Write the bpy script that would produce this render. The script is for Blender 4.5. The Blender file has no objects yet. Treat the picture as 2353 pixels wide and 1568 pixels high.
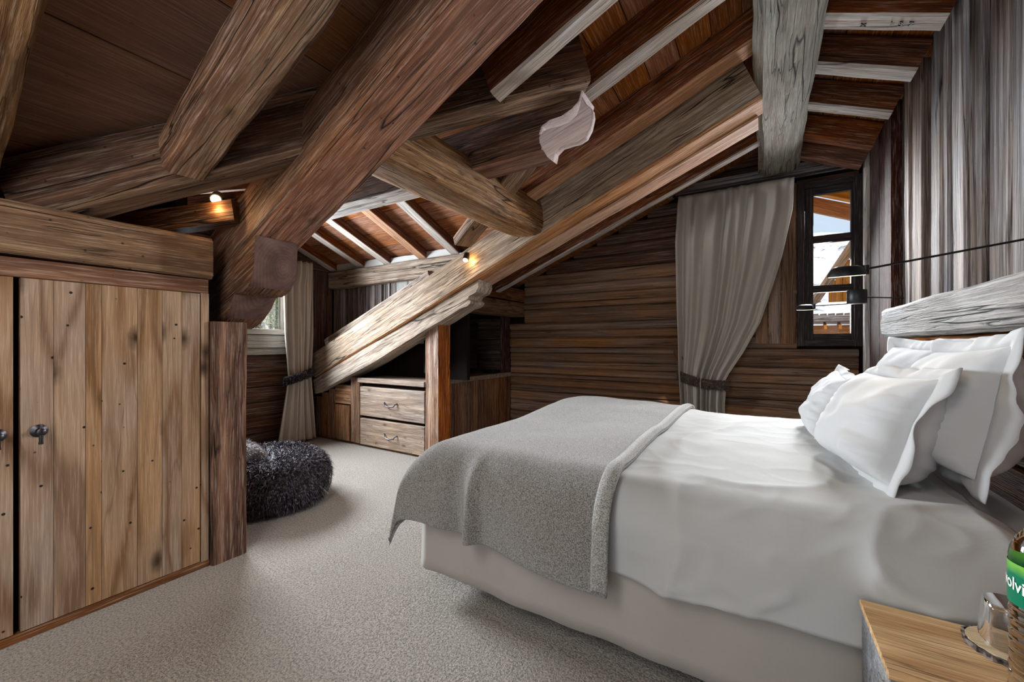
import bpy, math, random
from mathutils import Vector, Matrix, noise
random.seed(7)
R = random.Random(11)
sc = bpy.context.scene
C = sc.collection
PI = math.pi

# ------------------------------------------------------------------ camera
cam_d = bpy.data.cameras.new('camera'); cam = bpy.data.objects.new('camera', cam_d); C.objects.link(cam)
cam.location = (0, 0, 1.2); cam.rotation_euler = (PI/2, 0, math.radians(31.3))
cam_d.sensor_width = 36; cam_d.lens = 36*928/2353; cam_d.shift_y = 6/2353; cam_d.clip_start = .02; cam_d.clip_end = 3000
sc.camera = cam
# ------------------------------------------------------------------ world, lights, exposure
w = bpy.data.worlds.new('world'); sc.world = w; w.use_nodes = True
bg = w.node_tree.nodes['Background']; bg.inputs[0].default_value = (.66, .80, .96, 1); bg.inputs[1].default_value = .85
sc.view_settings.view_transform = 'Standard'; sc.view_settings.look = 'None'
sc.view_settings.exposure = 0.28; sc.view_settings.gamma = 1; sc.view_settings.use_curve_mapping = False
def light(name, kind, loc, target, energy, color, **k):
    d = bpy.data.lights.new(name, kind); o = bpy.data.objects.new(name, d); C.objects.link(o)
    d.energy = energy; d.color = color
    for a, b in k.items(): setattr(d, a, b)
    o.location = loc
    o.rotation_euler = (Vector(target)-Vector(loc)).to_track_quat('-Z', 'Y').to_euler()
    return o
light('sun', 'SUN', (-8, -6, 12), (0, 4, 0), 2.0, (1, .90, .76), angle=.01)
# fill lamp added behind the camera; then daylight by the two windows in view
light('rear_fill', 'AREA', (-.9, -1.45, 1.45), (-1.3, 2.2, 1.6), 18, (1.0, .975, .94), shape='RECTANGLE', size=2.6, size_y=2.0)
light('back_window_daylight', 'AREA', (.60, 4.91, 1.98), (-.9, 1.4, .6), 62, (.95, .975, 1.0), shape='RECTANGLE', size=.30, size_y=1.4, spread=1.7)
light('dormer_window_daylight', 'AREA', (-4.80, 2.05, 1.76), (-1.0, 2.4, .9), 125, (.84, .92, 1.0), shape='RECTANGLE', size=1.2, size_y=.7, spread=2.3)
light('near_roof_fill', 'AREA', (-.9, -.75, 2.35), (-1.9, .7, .4), 22, (1.0, .97, .93), shape='RECTANGLE', size=.8, size_y=.9)  # overhead fill added to brighten carpet and wardrobe; no roof window is built

# ------------------------------------------------------------------ node helpers
def lin(c):
    return tuple((x/255/12.92 if x/255 <= .04045 else ((x/255+.055)/1.055)**2.4) for x in c) + (1,)
class NT:
    def __init__(s, name):
        s.m = bpy.data.materials.new(name); s.m.use_nodes = True; s.t = s.m.node_tree
        s.b = s.t.nodes['Principled BSDF']
    def n(s, t, **k):
        o = s.t.nodes.new(t)
        for a, b in k.items(): setattr(o, a, b)
        return o
    def l(s, a, b): s.t.links.new(a, b)
    def setv(s, sock, v):
        if isinstance(v, bpy.types.NodeSocket): s.l(v, sock)
        else: sock.default_value = v
    def math(s, op, a, b=0.0, c=0.0, clamp=False):
        o = s.n('ShaderNodeMath', operation=op, use_clamp=clamp)
        s.setv(o.inputs[0], a); s.setv(o.inputs[1], b)
        if op in ('MULTIPLY_ADD',): s.setv(o.inputs[2], c)
        return o.outputs[0]
    def mix(s, f, a, b, mode='MIX'):
        o = s.n('ShaderNodeMix', data_type='RGBA', blend_type=mode)
        s.setv(o.inputs[0], f); s.setv(o.inputs[6], a); s.setv(o.inputs[7], b)
        return o.outputs[2]
    def ramp(s, f, a, b, x=0.0, y=1.0):
        o = s.n('ShaderNodeMapRange'); s.setv(o.inputs[0], f)
        o.inputs[1].default_value = a; o.inputs[2].default_value = b; o.inputs[3].default_value = x; o.inputs[4].default_value = y
        return o.outputs[0]
    def noise(s, vec, scale, detail=3, rough=.5, mapping=None, dist=0):
        if mapping:
            mp = s.n('ShaderNodeMapping'); mp.inputs['Scale'].default_value = mapping; s.l(vec, mp.inputs[0]); vec = mp.outputs[0]
        o = s.n('ShaderNodeTexNoise'); o.inputs['Scale'].default_value = scale; o.inputs['Detail'].default_value = detail
        o.inputs['Roughness'].default_value = rough; o.inputs['Distortion'].default_value = dist; s.l(vec, o.inputs['Vector'])
        return o.outputs[0]
    def bump(s, h, strength=.5, dist=.004):
        o = s.n('ShaderNodeBump'); o.inputs['Strength'].default_value = strength; o.inputs['Distance'].default_value = dist
        s.l(h, o.inputs['Height']); s.l(o.outputs[0], s.b.inputs['Normal'])
    def rough(s, v, spec=.3):
        s.setv(s.b.inputs['Roughness'], v); s.b.inputs['Specular IOR Level'].default_value = spec

def wood(name, base, dark, grey, greyamt=.35, ring=60, ringamt=.5, bump=1.0, knots=.6, crack=.8, streak=.6, var=.25, rough=.75, along=1.0, fa=1.0, kr=.19):
    """old timber: grain runs along the object's local X"""
    M = NT(name)
    tc = M.n('ShaderNodeTexCoord'); oi = M.n('ShaderNodeObjectInfo')
    off = M.n('ShaderNodeVectorMath', operation='MULTIPLY_ADD')
    cr = M.n('ShaderNodeCombineXYZ'); M.l(oi.outputs['Random'], cr.inputs[0]); M.l(M.math('FRACT', M.math('MULTIPLY', oi.outputs['Random'], 17.3)), cr.inputs[1]); M.l(M.math('FRACT', M.math('MULTIPLY', oi.outputs['Random'], 91.7)), cr.inputs[2])
    M.l(cr.outputs[0], off.inputs[0]); off.inputs[1].default_value = (37, 23, 29); M.l(tc.outputs['Object'], off.inputs[2])
    P = off.outputs[0]
    n1 = M.noise(P, 1.0, 2.5, .45, (.62*along, 3.4, 3.4))
    sn = M.math('SINE', M.math('MULTIPLY', n1, float(ring)))
    rings = M.math('POWER', M.math('MULTIPLY_ADD', sn, .5, .5), 3.0)
    st = M.noise(P, 1.0, 7, .68, (1.1*along, 30, 30))
    fine = M.noise(P, 1.0, 3, .7, (5*along, 150, 150))
    big = M.noise(P, 1.0, 3, .6, (1.1, 2.6, 2.6))
    def cracks(sc_, wd_, m0, m1, msc):
        c1 = M.noise(P, 1.0, 2.5, .5, sc_)
        rid = M.math('ABSOLUTE', M.math('SUBTRACT', c1, .5))
        return M.math('MULTIPLY', M.ramp(rid, 0.0, wd_, 1, 0), M.ramp(M.noise(P, 1.0, 2, .5, msc), m0, m1))
    ck = M.math('MAXIMUM', cracks((.45*along, 8, 8), .0085, .44, .54, (1.3, 4, 4)), M.math('MULTIPLY', cracks((1.5*along, 30, 30), .022, .45, .62, (2.2, 7, 7)), .65))
    vo = M.n('ShaderNodeTexVoronoi'); vo.inputs['Scale'].default_value = 1
    mp = M.n('ShaderNodeMapping'); mp.inputs['Scale'].default_value = (3.4*along, 6.5, 6.5); M.l(P, mp.inputs[0]); M.l(mp.outputs[0], vo.inputs['Vector'])
    kd = M.math('ADD', vo.outputs['Distance'], M.math('MULTIPLY', M.noise(P, 40, 2, .5), .08))
    kn = M.math('MULTIPLY', M.ramp(kd, .07, kr, 1, 0), knots, clamp=True)
    v2 = M.n('ShaderNodeTexVoronoi'); v2.inputs['Scale'].default_value = 13; M.l(P, v2.inputs['Vector'])
    nail = M.math('MULTIPLY', M.ramp(v2.outputs['Distance'], .06, .09, 1, 0), min(1, knots*1.2), clamp=True)
    D = lin(dark); D2 = lin(tuple(x*.5 for x in dark))
    col = M.mix(M.math('MULTIPLY', M.ramp(big, .38, .66), greyamt*1.6, clamp=True), lin(base), lin(grey))
    col = M.mix(M.math('MULTIPLY', M.ramp(st, .44, .62, 1, 0), streak, clamp=True), col, D)
    col = M.mix(M.math('MULTIPLY', rings, ringamt), col, M.mix(.75, col, D))
    col = M.mix(M.math('MULTIPLY', M.ramp(fine, .42, .58, 1, 0), .46*fa), col, M.mix(.6, col, D2))
    col = M.mix(M.math('MULTIPLY', M.ramp(fine, .52, .66), .22*fa), col, (.75, .66, .56, 1))
    col = M.mix(kn, col, D2)
    col = M.mix(nail, col, (.01, .007, .005, 1))
    col = M.mix(M.math('MULTIPLY', ck, crack, clamp=True), col, (.006, .004, .003, 1))
    v = M.ramp(oi.outputs['Random'], 0, 1, 1-var, 1+var)
    hs = M.n('ShaderNodeHueSaturation'); M.l(col, hs.inputs['Color']); M.l(v, hs.inputs['Value'])
    M.l(M.ramp(M.math('FRACT', M.math('MULTIPLY', oi.outputs['Random'], 53.1)), 0, 1, .98, 1.30), hs.inputs['Saturation'])
    M.l(hs.outputs[0], M.b.inputs['Base Color'])
    h = M.math('ADD', M.math('MULTIPLY', st, 1.5), M.math('MULTIPLY', fine, .7))
    h = M.math('SUBTRACT', h, M.math('MULTIPLY', rings, .45*min(1, ringamt*1.6)))
    h = M.math('SUBTRACT', h, M.math('MULTIPLY', ck, 1.6*crack))
    h = M.math('SUBTRACT', h, M.math('MULTIPLY', kn, .3))
    M.bump(h, min(1, .85*bump), .006*bump)
    M.rough(rough, .25)
    return M.m

W = {}
W['beam'] = wood('beam_wood', (176, 137, 104), (84, 57, 41), (154, 134, 114), .35, 60, .55, 1.3, .6, 1.0, .6)
W['beam_red'] = wood('red_brown_beam_wood', (170, 116, 88), (82, 50, 36), (150, 120, 104), .3, 55, .55, 1.3, .6, 1.0, .6)
W['beam_dark'] = wood('dark_beam_wood', (140, 98, 72), (60, 40, 29), (112, 90, 76), .3, 55, .55, 1.3, .55, 1.0, .62)
W['rafter'] = wood('rafter_wood', (146, 90, 62), (58, 34, 24), (112, 84, 68), .3, 50, .4, 1.0, .4, .8, .6)
W['pale'] = wood('pale_planed_wood', (222, 214, 204), (140, 116, 98), (204, 204, 206), .5, 60, .35, .9, .15, .8, .5, .06)
W['orange_pale'] = wood('pale_orange_wood', (208, 162, 130), (134, 90, 64), (200, 168, 142), .3, 50, .35, .9, .2, .7, .55, .06)
W['grey_beam'] = wood('grey_weathered_beam_wood', (198, 176, 154), (100, 82, 68), (184, 176, 166), .4, 50, .45, 1.3, .3, 1.0, .62, .10)
W['ridge'] = wood('grey_ridge_wood', (186, 180, 166), (116, 102, 88), (174, 178, 174), .6, 26, .3, 1.6, .1, .9, .55, .02)
W['board'] = wood('ceiling_board_wood', (140, 98, 74), (84, 56, 42), (120, 94, 80), .3, 30, .22, .5, .25, .4, .12, .16, fa=.45)
W['board_orange'] = wood('orange_ceiling_board_wood', (172, 112, 76), (92, 56, 38), (136, 102, 84), .25, 30, .4, .7, .3, .5, .4, .16)
W['log'] = wood('log_wall_wood', (172, 132, 100), (76, 55, 44), (142, 126, 118), .55, 26, .4, 1.0, .3, .8, .45, .26, along=.5, fa=.7)
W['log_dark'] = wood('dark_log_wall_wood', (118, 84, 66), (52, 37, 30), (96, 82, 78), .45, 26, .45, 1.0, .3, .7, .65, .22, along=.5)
W['door'] = wood('wardrobe_wood', (172, 142, 116), (108, 80, 60), (156, 142, 130), .5, 52, 1.0, .6, 1.0, .3, .35, .05, fa=.6, kr=.28)
W['post'] = wood('post_wood', (158, 116, 92), (76, 48, 36), (132, 106, 90), .3, 60, .55, 1.4, .3, 1.0, .8, .02)
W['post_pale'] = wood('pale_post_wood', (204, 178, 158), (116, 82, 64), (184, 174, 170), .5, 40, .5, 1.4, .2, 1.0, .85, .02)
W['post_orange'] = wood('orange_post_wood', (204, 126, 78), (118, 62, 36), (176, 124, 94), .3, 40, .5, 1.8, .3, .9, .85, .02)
W['grey_plank'] = wood('weathered_grey_plank_wood', (178, 158, 144), (68, 55, 48), (178, 178, 184), .6, 34, .6, 1.8, .15, .9, .8, .28, along=.5)
W['headboard'] = wood('silvered_headboard_wood', (206, 200, 192), (100, 92, 86), (196, 200, 204), .6, 36, .8, 2.0, .2, .9, .65, .02, along=.7)
W['orange_log'] = wood('orange_headboard_wood', (186, 118, 64), (80, 44, 24), (150, 104, 68), .2, 50, .6, 1.3, .3, .9, .85, .12)
W['drawer'] = wood('greyed_drawer_wood', (190, 168, 146), (110, 86, 70), (178, 168, 160), .5, 36, .4, .8, .7, .4, .55, .05)
W['panel'] = wood('cabinet_panel_wood', (178, 132, 98), (88, 58, 42), (150, 130, 116), .4, 34, .5, .9, .5, .6, .8, .22)
W['red_trim'] = wood('dark_red_casing_wood', (74, 36, 27), (34, 21, 20), (46, 34, 36), .3, 20, .3, .5, .1, .3, .6, .12, rough=.95)
W['win'] = wood('dark_window_wood', (40, 29, 25), (24, 18, 17), (42, 36, 38), .3, 30, .2, .4, .1, .2, .25, .05, rough=.6, fa=.4)
W['winpale'] = wood('grey_painted_window_wood', (160, 158, 152), (112, 104, 96), (168, 168, 166), .5, 30, .25, .4, .1, .3, .4, .05)
W['table'] = wood('nightstand_end_grain_wood', (244, 204, 150), (176, 124, 78), (232, 196, 150), .3, 70, .5, .9, .25, 1.0, .5, .02)
W['table_side'] = wood('nightstand_grey_side_wood', (176, 172, 166), (104, 98, 92), (160, 168, 178), .7, 30, .4, .8, .2, .6, .6, .02)
W['baseboard'] = wood('base_wood', (146, 104, 78), (86, 56, 42), (122, 96, 80), .3, 30, .4, .6, .2, .4, .6, .05)
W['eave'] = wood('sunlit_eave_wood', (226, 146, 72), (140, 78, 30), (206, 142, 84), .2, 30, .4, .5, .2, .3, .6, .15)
W['endgrain'] = wood('end_grain_wood', (222, 204, 200), (170, 146, 138), (222, 216, 220), .5, 14, .1, .3, .05, .5, .25, .02)

def endmat(name, a, b):
    M = NT(name); tc = M.n('ShaderNodeTexCoord'); mp = M.n('ShaderNodeMapping'); mp.inputs['Scale'].default_value = (0, 1, 1); M.l(tc.outputs['Object'], mp.inputs[0])
    ln = M.n('ShaderNodeVectorMath', operation='LENGTH'); M.l(mp.outputs[0], ln.inputs[0])
    n = M.noise(tc.outputs['Object'], 7, 3, .6)
    r = M.math('SINE', M.math('ADD', M.math('MULTIPLY', ln.outputs['Value'], 420.0), M.math('MULTIPLY', n, 14.0)))
    c = M.mix(M.ramp(n, .35, .65), lin(a), lin(b)); c = M.mix(M.math('MULTIPLY', M.ramp(r, -1, 1), .18), c, (.02, .015, .012, 1))
    M.l(c, M.b.inputs['Base Color']); M.bump(M.math('ADD', n, M.math('MULTIPLY', r, .15)), .4, .006); M.rough(.8, .2); return M.m
W['end_dark'] = endmat('dark_end_grain_wood', (112, 84, 76), (80, 58, 52))
def plain(name, col, rough=.5, metal=0, spec=.4):
    M = NT(name); M.b.inputs['Base Color'].default_value = lin(col); M.b.inputs['Metallic'].default_value = metal; M.rough(rough, spec); return M.m
W['black'] = plain('black_satin', (16, 15, 16), .45)
W['screen'] = plain('television_glass', (8, 9, 12), .12)
W['iron'] = plain('dark_iron', (70, 68, 72), .35, .9)
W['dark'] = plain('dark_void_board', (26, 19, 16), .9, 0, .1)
W['plaster'] = plain('white_plaster', (196, 196, 192), .9, 0, .1)
W['emit'] = NT('lamp_filament'); e = W['emit']; e.b.inputs['Emission Color'].default_value = (1, .62, .25, 1); e.b.inputs['Emission Strength'].default_value = 30; W['emit'] = e.m
W['led'] = NT('lamp_diffuser'); e = W['led']; e.b.inputs['Emission Color'].default_value = (1, .86, .62, 1); e.b.inputs['Emission Strength'].default_value = 1.6; W['led'] = e.m

def fabric(name, col, col2, weave=900, wr=0.0, bump=.25, rough=.85, sheen=.2, blot=.5, nap=0):
    M = NT(name); tc = M.n('ShaderNodeTexCoord'); P = tc.outputs['Object']
    n = M.noise(P, 3.0, 3, .5); f = M.noise(P, weave, 2, .6)
    c = M.mix(M.math('MULTIPLY', M.ramp(n, .35, .65), blot), lin(col), lin(col2))
    if nap:
        g = M.noise(P, nap, 3, .75)
        c = M.mix(M.ramp(g, .40, .60), M.mix(.66, c, (0.02, .018, .016, 1)), M.mix(.32, c, (.8, .78, .74, 1)))
    M.l(c, M.b.inputs['Base Color'])
    h = M.math('MULTIPLY', f, .25)
    if nap: h = M.math('ADD', h, M.math('MULTIPLY', M.noise(P, nap, 3, .7), 1.0))
    if wr: h = M.math('ADD', h, M.math('MULTIPLY', M.noise(P, 5, 4, .55, dist=1.2), wr))
    M.bump(h, bump, .008); M.rough(rough, .15); M.b.inputs['Sheen Weight'].default_value = sheen
    return M.m
W['linen'] = fabric('white_cotton', (184, 184, 181), (176, 175, 171), 900, 1.2, .35)
W['pillow'] = fabric('pillow_cotton', (192, 192, 192), (184, 182, 179), 900, 1.0, .35)
W['valance'] = fabric('taupe_grey_valance', (170, 162, 154), (162, 154, 147), 700, .6, .25)
W['blanket'] = fabric('taupe_wool', (136, 128, 117), (124, 116, 106), 400, .4, .8, .95, .5, .5, 240)
W['blanket_edge'] = fabric('pale_wool_edge', (170, 167, 158), (158, 155, 148), 400, .3, .6, .95, .5, .5, 240)
W['curtain'] = fabric('oatmeal_linen', (184, 176, 164), (174, 166, 155), 700, .5, .3, .9, .2)
def carpet():
    M = NT('carpet_pile'); tc = M.n('ShaderNodeTexCoord'); P = tc.outputs['Object']
    a = M.noise(P, 115, 3, .75); b = M.noise(P, 40, 3, .7); n = M.noise(P, 1.6, 3, .6)
    c = M.mix(M.ramp(n, .35, .65), lin((196, 184, 168)), lin((188, 176, 162)))
    c = M.mix(M.ramp(a, .38, .58), M.mix(.62, c, lin((70, 62, 56))), M.mix(.25, c, (.9, .86, .8, 1)))
    M.l(c, M.b.inputs['Base Color']); M.bump(M.math('ADD', a, M.math('MULTIPLY', b, .9)), 1.0, .018); M.rough(.95, .1); M.b.inputs['Sheen Weight'].default_value = .3
    return M.m
W['carpet'] = carpet()
def furmat(name, a, b, c, sc_=9):
    M = NT(name); g = M.n('ShaderNodeNewGeometry'); tc = M.n('ShaderNodeTexCoord')
    n = M.noise(tc.outputs['Object'], sc_, 3, .6); n2 = M.noise(tc.outputs['Object'], 60, 1, .5)
    col = M.mix(M.ramp(n, .40, .62), lin(a), lin(b)); col = M.mix(M.ramp(n2, .50, .72), col, lin(c))
    M.l(col, M.b.inputs['Base Color']); M.rough(.55, .25); return M.m
W['fur'] = furmat('dark_fur', (34, 27, 28), (62, 49, 48), (150, 146, 166))
W['fur_brown'] = furmat('brown_fur', (82, 68, 60), (116, 100, 90), (150, 134, 122), 20)
W['fur_pale'] = furmat('pale_fur', (150, 146, 150), (112, 100, 94), (210, 206, 206), 12)
def glass(name, col=(1, 1, 1, 1), rough=0.0, ior=1.45):
    M = NT(name); M.b.inputs['Base Color'].default_value = col; M.b.inputs['Transmission Weight'].default_value = 1; M.b.inputs['Roughness'].default_value = rough; M.b.inputs['IOR'].default_value = ior; return M.m
W['glass'] = glass('clear_glass'); W['bottle'] = glass('clear_bottle_plastic', (.93, .97, 1, 1), .02, 1.3)
def pane_mat():
    M = NT('window_glass'); t = M.n('ShaderNodeBsdfTransparent'); g = M.n('ShaderNodeBsdfGlossy'); g.inputs['Roughness'].default_value = .02
    f = M.n('ShaderNodeFresnel'); f.inputs[0].default_value = 1.45
    mx = M.n('ShaderNodeMixShader'); M.l(f.outputs[0], mx.inputs[0]); M.l(t.outputs[0], mx.inputs[1]); M.l(g.outputs[0], mx.inputs[2])
    M.l(mx.outputs[0], M.t.nodes['Material Output'].inputs[0]); return M.m
W['pane'] = pane_mat()

# ------------------------------------------------------------------ object helpers
LOC = {}
def link(o, parent=None):
    C.objects.link(o)
    if parent is not None:
        o.parent = parent
        o.matrix_parent_inverse = WM[parent.name].inverted()
    return o
WM = {}
def meta(o, label=None, cat=None, group=None, kind=None):
    if label: o['label'] = label
    if cat: o['category'] = cat
    if group: o['group'] = group
    if kind: o['kind'] = kind
    return o
def empty(name, loc, label, cat, group=None):
    o = bpy.data.objects.new(name, None); o.location = loc; o.empty_display_size = .1
    C.objects.link(o); WM[o.name] = Matrix.Translation(loc)
    return meta(o, label, cat, group)
def mesh(name, vs, fs, mats, parent=None, mat_world=None, smooth=True, angle=32, fm=None):
    me = bpy.data.meshes.new(name); me.from_pydata([tuple(v) for v in vs], [], fs); me.update()
    for m in (mats if isinstance(mats, (list, tuple)) else [mats]): me.materials.append(W[m] if isinstance(m, str) else m)
    if fm:
        for p, i in zip(me.polygons, fm): p.material_index = i
    if smooth:
        for p in me.polygons: p.use_smooth = True
        if angle: me.set_sharp_from_angle(angle=math.radians(angle))
    o = bpy.data.objects.new(name, me)
    mw = mat_world or Matrix.Identity(4)
    WM_new = mw.copy()
    C.objects.link(o)
    if parent is not None:
        o.parent = parent; o.matrix_basis = WM[parent.name].inverted() @ mw
    else: o.matrix_basis = mw
    WM[o.name] = WM_new
    return o
def frame(p0, p1, up=(0, 0, 1)):
    p0, p1 = Vector(p0), Vector(p1); x = (p1-p0).normalized(); u = Vector(up)
    z = (u-x*u.dot(x)).normalized(); y = z.cross(x)
    m = Matrix((x, y, z)).transposed().to_4x4(); m.translation = (p0+p1)/2
    return m, (p1-p0).length
def timber(name, p0, p1, wd, ht, mat, up=(0, 0, 1), seg=1, wob=0.0, ch=.006, parent=None, under=None, round_=0, seed=None, ends=(0, 0)):
    """a squared (or rounded) timber, its length on local X; under = material of its lower face"""
    m, L = frame(p0, p1, up)
    sd = seed if seed is not None else R.random()*50
    a, b = wd/2, ht/2
    ch = min(ch, a*.8, b*.8)
    if round_:
        n = 20; prof = []
        for i in range(n):
            t = 2*PI*(i+.5)/n; k = (abs(math.cos(t))**round_+abs(math.sin(t))**round_)**(-1/round_)
            prof.append((a*k*math.cos(t), b*k*math.sin(t)))
    elif seg > 1:
        prof = []
        for (sx, sy) in ((1, -1), (1, 1), (-1, 1), (-1, -1)):
            if sx*sy < 0: c = [(sx*(a-ch), sy*b), (sx*a, sy*(b-ch))]
            else: c = [(sx*a, sy*(b-ch)), (sx*(a-ch), sy*b)]
            prof += c
            n1 = {(1, -1): (a, 0), (1, 1): (0, b), (-1, 1): (-a, 0), (-1, -1): (0, -b)}[(sx, sy)]
            prof.append(n1)
        # subdivide once more between points for displacement
        q = []
        for i in range(len(prof)):
            x0, y0 = prof[i]; x1, y1 = prof[(i+1) % len(prof)]
            q.append((x0, y0))
            if math.hypot(x1-x0, y1-y0) > .03: q.append(((x0+x1)/2, (y0+y1)/2))
        prof = q
    else:
        prof = [(a-ch, -b), (a, -b+ch), (a, b-ch), (a-ch, b), (-a+ch, b), (-a, b-ch), (-a, -b+ch), (-a+ch, -b)]
    n = len(prof); vs = []; fs = []; fm = []
    for i in range(seg+1):
        t = i/seg; x = -L/2+L*t
        for (y, z) in prof:
            if wob:
                d = noise.noise(Vector((x*1.6+sd, y*6, z*6+sd*.3)))*wob + noise.noise(Vector((x*7+sd, y*18+5, z*18)))*wob*.45
                r = math.hypot(y, z) or 1
                sy = noise.noise(Vector((x*.5+sd, 3, 9)))*wob*1.3; sz = noise.noise(Vector((x*.5+sd, 8, 1)))*wob*1.3
                yy = y+y/r*d+sy; zz = z+z/r*d+sz
            else: yy, zz = y, z
            xx = x + (ends[0]*z if i == 0 else 0) + (ends[1]*z if i == seg else 0)
            vs.append((xx, yy, zz))
    for i in range(seg):
        for j in range(n):
            k = (j+1) % n
            fs.append((i*n+j, i*n+k, (i+1)*n+k, (i+1)*n+j))
            zc = (prof[j][1]+prof[k][1])/2
            fm.append(1 if (under and zc < -b*.93) else 0)
    fs.append(tuple(range(n-1, -1, -1))); fs.append(tuple(seg*n+j for j in range(n))); fm += [0, 0]
    mats = [mat, under] if under else [mat]
    return mesh(name, vs, fs, mats, parent, m, True, 35, fm)
def box(name, x0, x1, y0, y1, z0, z1, mat, axis='X', parent=None, ch=.003, **k):
    """axis-aligned board whose grain runs along axis"""
    cx, cy, cz = (x0+x1)/2, (y0+y1)/2, (z0+z1)/2
    if axis == 'X': return timber(name, (x0, cy, cz), (x1, cy, cz), y1-y0, z1-z0, mat, ch=ch, parent=parent, **k)
    if axis == 'Y': return timber(name, (cx, y0, cz), (cx, y1, cz), x1-x0, z1-z0, mat, ch=ch, parent=parent, **k)
    return timber(name, (cx, cy, z0), (cx, cy, z1), y1-y0, x1-x0, mat, up=(1, 0, 0), ch=ch, parent=parent, **k)
def prism(name, prof, y0, y1, mats, origin, slope, parent=None, ny=5, wob=.004, capmat=None, bev=.008):
    """profile in world XZ extruded on Y; local X follows the slope so that the grain does"""
    ang = math.atan(slope); m = Matrix.Translation(origin) @ Matrix.Rotation(-ang, 4, 'Y'); mi = m.inverted()
    # resample profile
    P = []
    for i in range(len(prof)):
        a = Vector((prof[i][0], 0, prof[i][1])); b = Vector((prof[(i+1) % len(prof)][0], 0, prof[(i+1) % len(prof)][1]))
        k = max(1, int((b-a).length/.10))
        for t in range(k): P.append(a.lerp(b, t/k))
    n = len(P); cen = sum(P, Vector())/n; vs = []; fs = []; sd = R.random()*30
    ys = [y0, y0+bev]+[y0+bev+(y1-y0-2*bev)*i/ny for i in range(1, ny)]+[y1-bev, y1]
    for yi, y in enumerate(ys):
        for p in P:
            q = Vector(p)
            if yi in (0, len(ys)-1):
                dv = (cen-q); q += dv.normalized()*bev*.7
            d = noise.noise(Vector((q.x*3+sd, y*5, q.z*5)))*wob
            q = Vector((q.x, y+d, q.z+noise.noise(Vector((q.x*2.5+sd, y*4+7, q.z)))*wob*1.5))
            vs.append(mi @ q)
    for i in range(len(ys)-1):
        for j in range(n):
            k = (j+1) % n; fs.append((i*n+j, i*n+k, (i+1)*n+k, (i+1)*n+j))
    fs.append(tuple(range(n-1, -1, -1))); fs.append(tuple((len(ys)-1)*n+j for j in range(n)))
    o = mesh(name, vs, fs, mats, parent, m, True, 35)
    # orientation may be flipped by the profile's sense
    import bmesh
    bm = bmesh.new(); bm.from_mesh(o.data); bmesh.ops.recalc_face_normals(bm, faces=bm.faces); bmesh.ops.triangulate(bm, faces=[f for f in bm.faces if len(f.verts) > 4]); bm.to_mesh(o.data); bm.free()
    # the sawn end
    o.data.materials.append(W['end_dark'] if mats[0] == 'beam_dark' else W[mats[0]])
    if mats[0] == 'beam_dark' and capmat:
        for p in o.data.polygons:
            if p.normal.x > .25 and p.normal.y < .9: p.material_index = len(o.data.materials)-1
    return o
def tube(name, pts, r, mat, parent=None, n=8, cap=True):
    pts = [Vector(p) for p in pts]; vs = []; fs = []
    rs = r if isinstance(r, (list, tuple)) else [r]*len(pts)
    prev = None
    for i, p in enumerate(pts):
        d = (pts[min(i+1, len(pts)-1)]-pts[max(i-1, 0)]).normalized()
        u = Vector((0, 0, 1)) if abs(d.z) < .9 else Vector((1, 0, 0))
        if prev is not None: u = prev
        a = (u-d*u.dot(d)).normalized(); b = d.cross(a); prev = a
        for j in range(n):
            t = 2*PI*j/n; vs.append(p+(a*math.cos(t)+b*math.sin(t))*rs[i])
    for i in range(len(pts)-1):
        for j in range(n):
            k = (j+1) % n; fs.append((i*n+j, i*n+k, (i+1)*n+k, (i+1)*n+j))
    if cap: fs.append(tuple(range(n-1, -1, -1))); fs.append(tuple((len(pts)-1)*n+j for j in range(n)))
    return mesh(name, vs, fs, mat, parent, None, True, 40)
def lathe(name, prof, loc, mat, parent=None, n=32, rot=None, angle=40):
    vs = []; fs = []
    for (r, z) in prof:
        for j in range(n):
            t = 2*PI*j/n; vs.append((r*math.cos(t), r*math.sin(t), z))
    for i in range(len(prof)-1):
        for j in range(n):
            k = (j+1) % n; fs.append((i*n+j, i*n+k, (i+1)*n+k, (i+1)*n+j))
    m = Matrix.Translation(loc)
    if rot is not None: m = m @ rot
    return mesh(name, vs, fs, mat, parent, m, True, angle)
def grid(name, f, nu, nv, mat, parent=None, thick=0, loc=(0, 0, 0), closed=False):
    vs = []; fs = []; L = Vector(loc)
    for i in range(nu+1):
        for j in range(nv+1): vs.append(Vector(f(i/nu, j/nv))-L)
    for i in range(nu):
        for j in range(nv):
            a = i*(nv+1)+j; fs.append((a, a+nv+1, a+nv+2, a+1))
    o = mesh(name, vs, fs, mat, parent, Matrix.Translation(loc), True, None)
    if thick:
        s = o.modifiers.new('thickness', 'SOLIDIFY'); s.thickness = thick; s.offset = 0
    return o
def fur(name, samples, mat, parent, length, width, down=.3, loc=(0, 0, 0), seed=1):
    rr = random.Random(seed); vs = []; fs = []; L = Vector(loc)
    for p, nrm in samples:
        p = Vector(p)-L; nrm = Vector(nrm)
        d = (nrm+Vector((rr.gauss(0, .45), rr.gauss(0, .45), rr.gauss(0, .35)-down))).normalized()
        sd = d.cross(Vector((rr.random()-.5, rr.random()-.5, rr.random()-.5))).normalized()*width
        l = length*rr.uniform(.6, 1.2); i = len(vs)
        mid = p+d*l*.55; tip = p+d*l+Vector((0, 0, -l*down*.7))
        vs += [p-sd, p+sd, mid+sd*.7, mid-sd*.7, tip]; fs += [(i, i+1, i+2, i+3), (i+3, i+2, i+4)]
    o = mesh(name, vs, fs, mat, parent, Matrix.Translation(loc), False)
    o['kind'] = 'stuff'; return o

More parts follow.
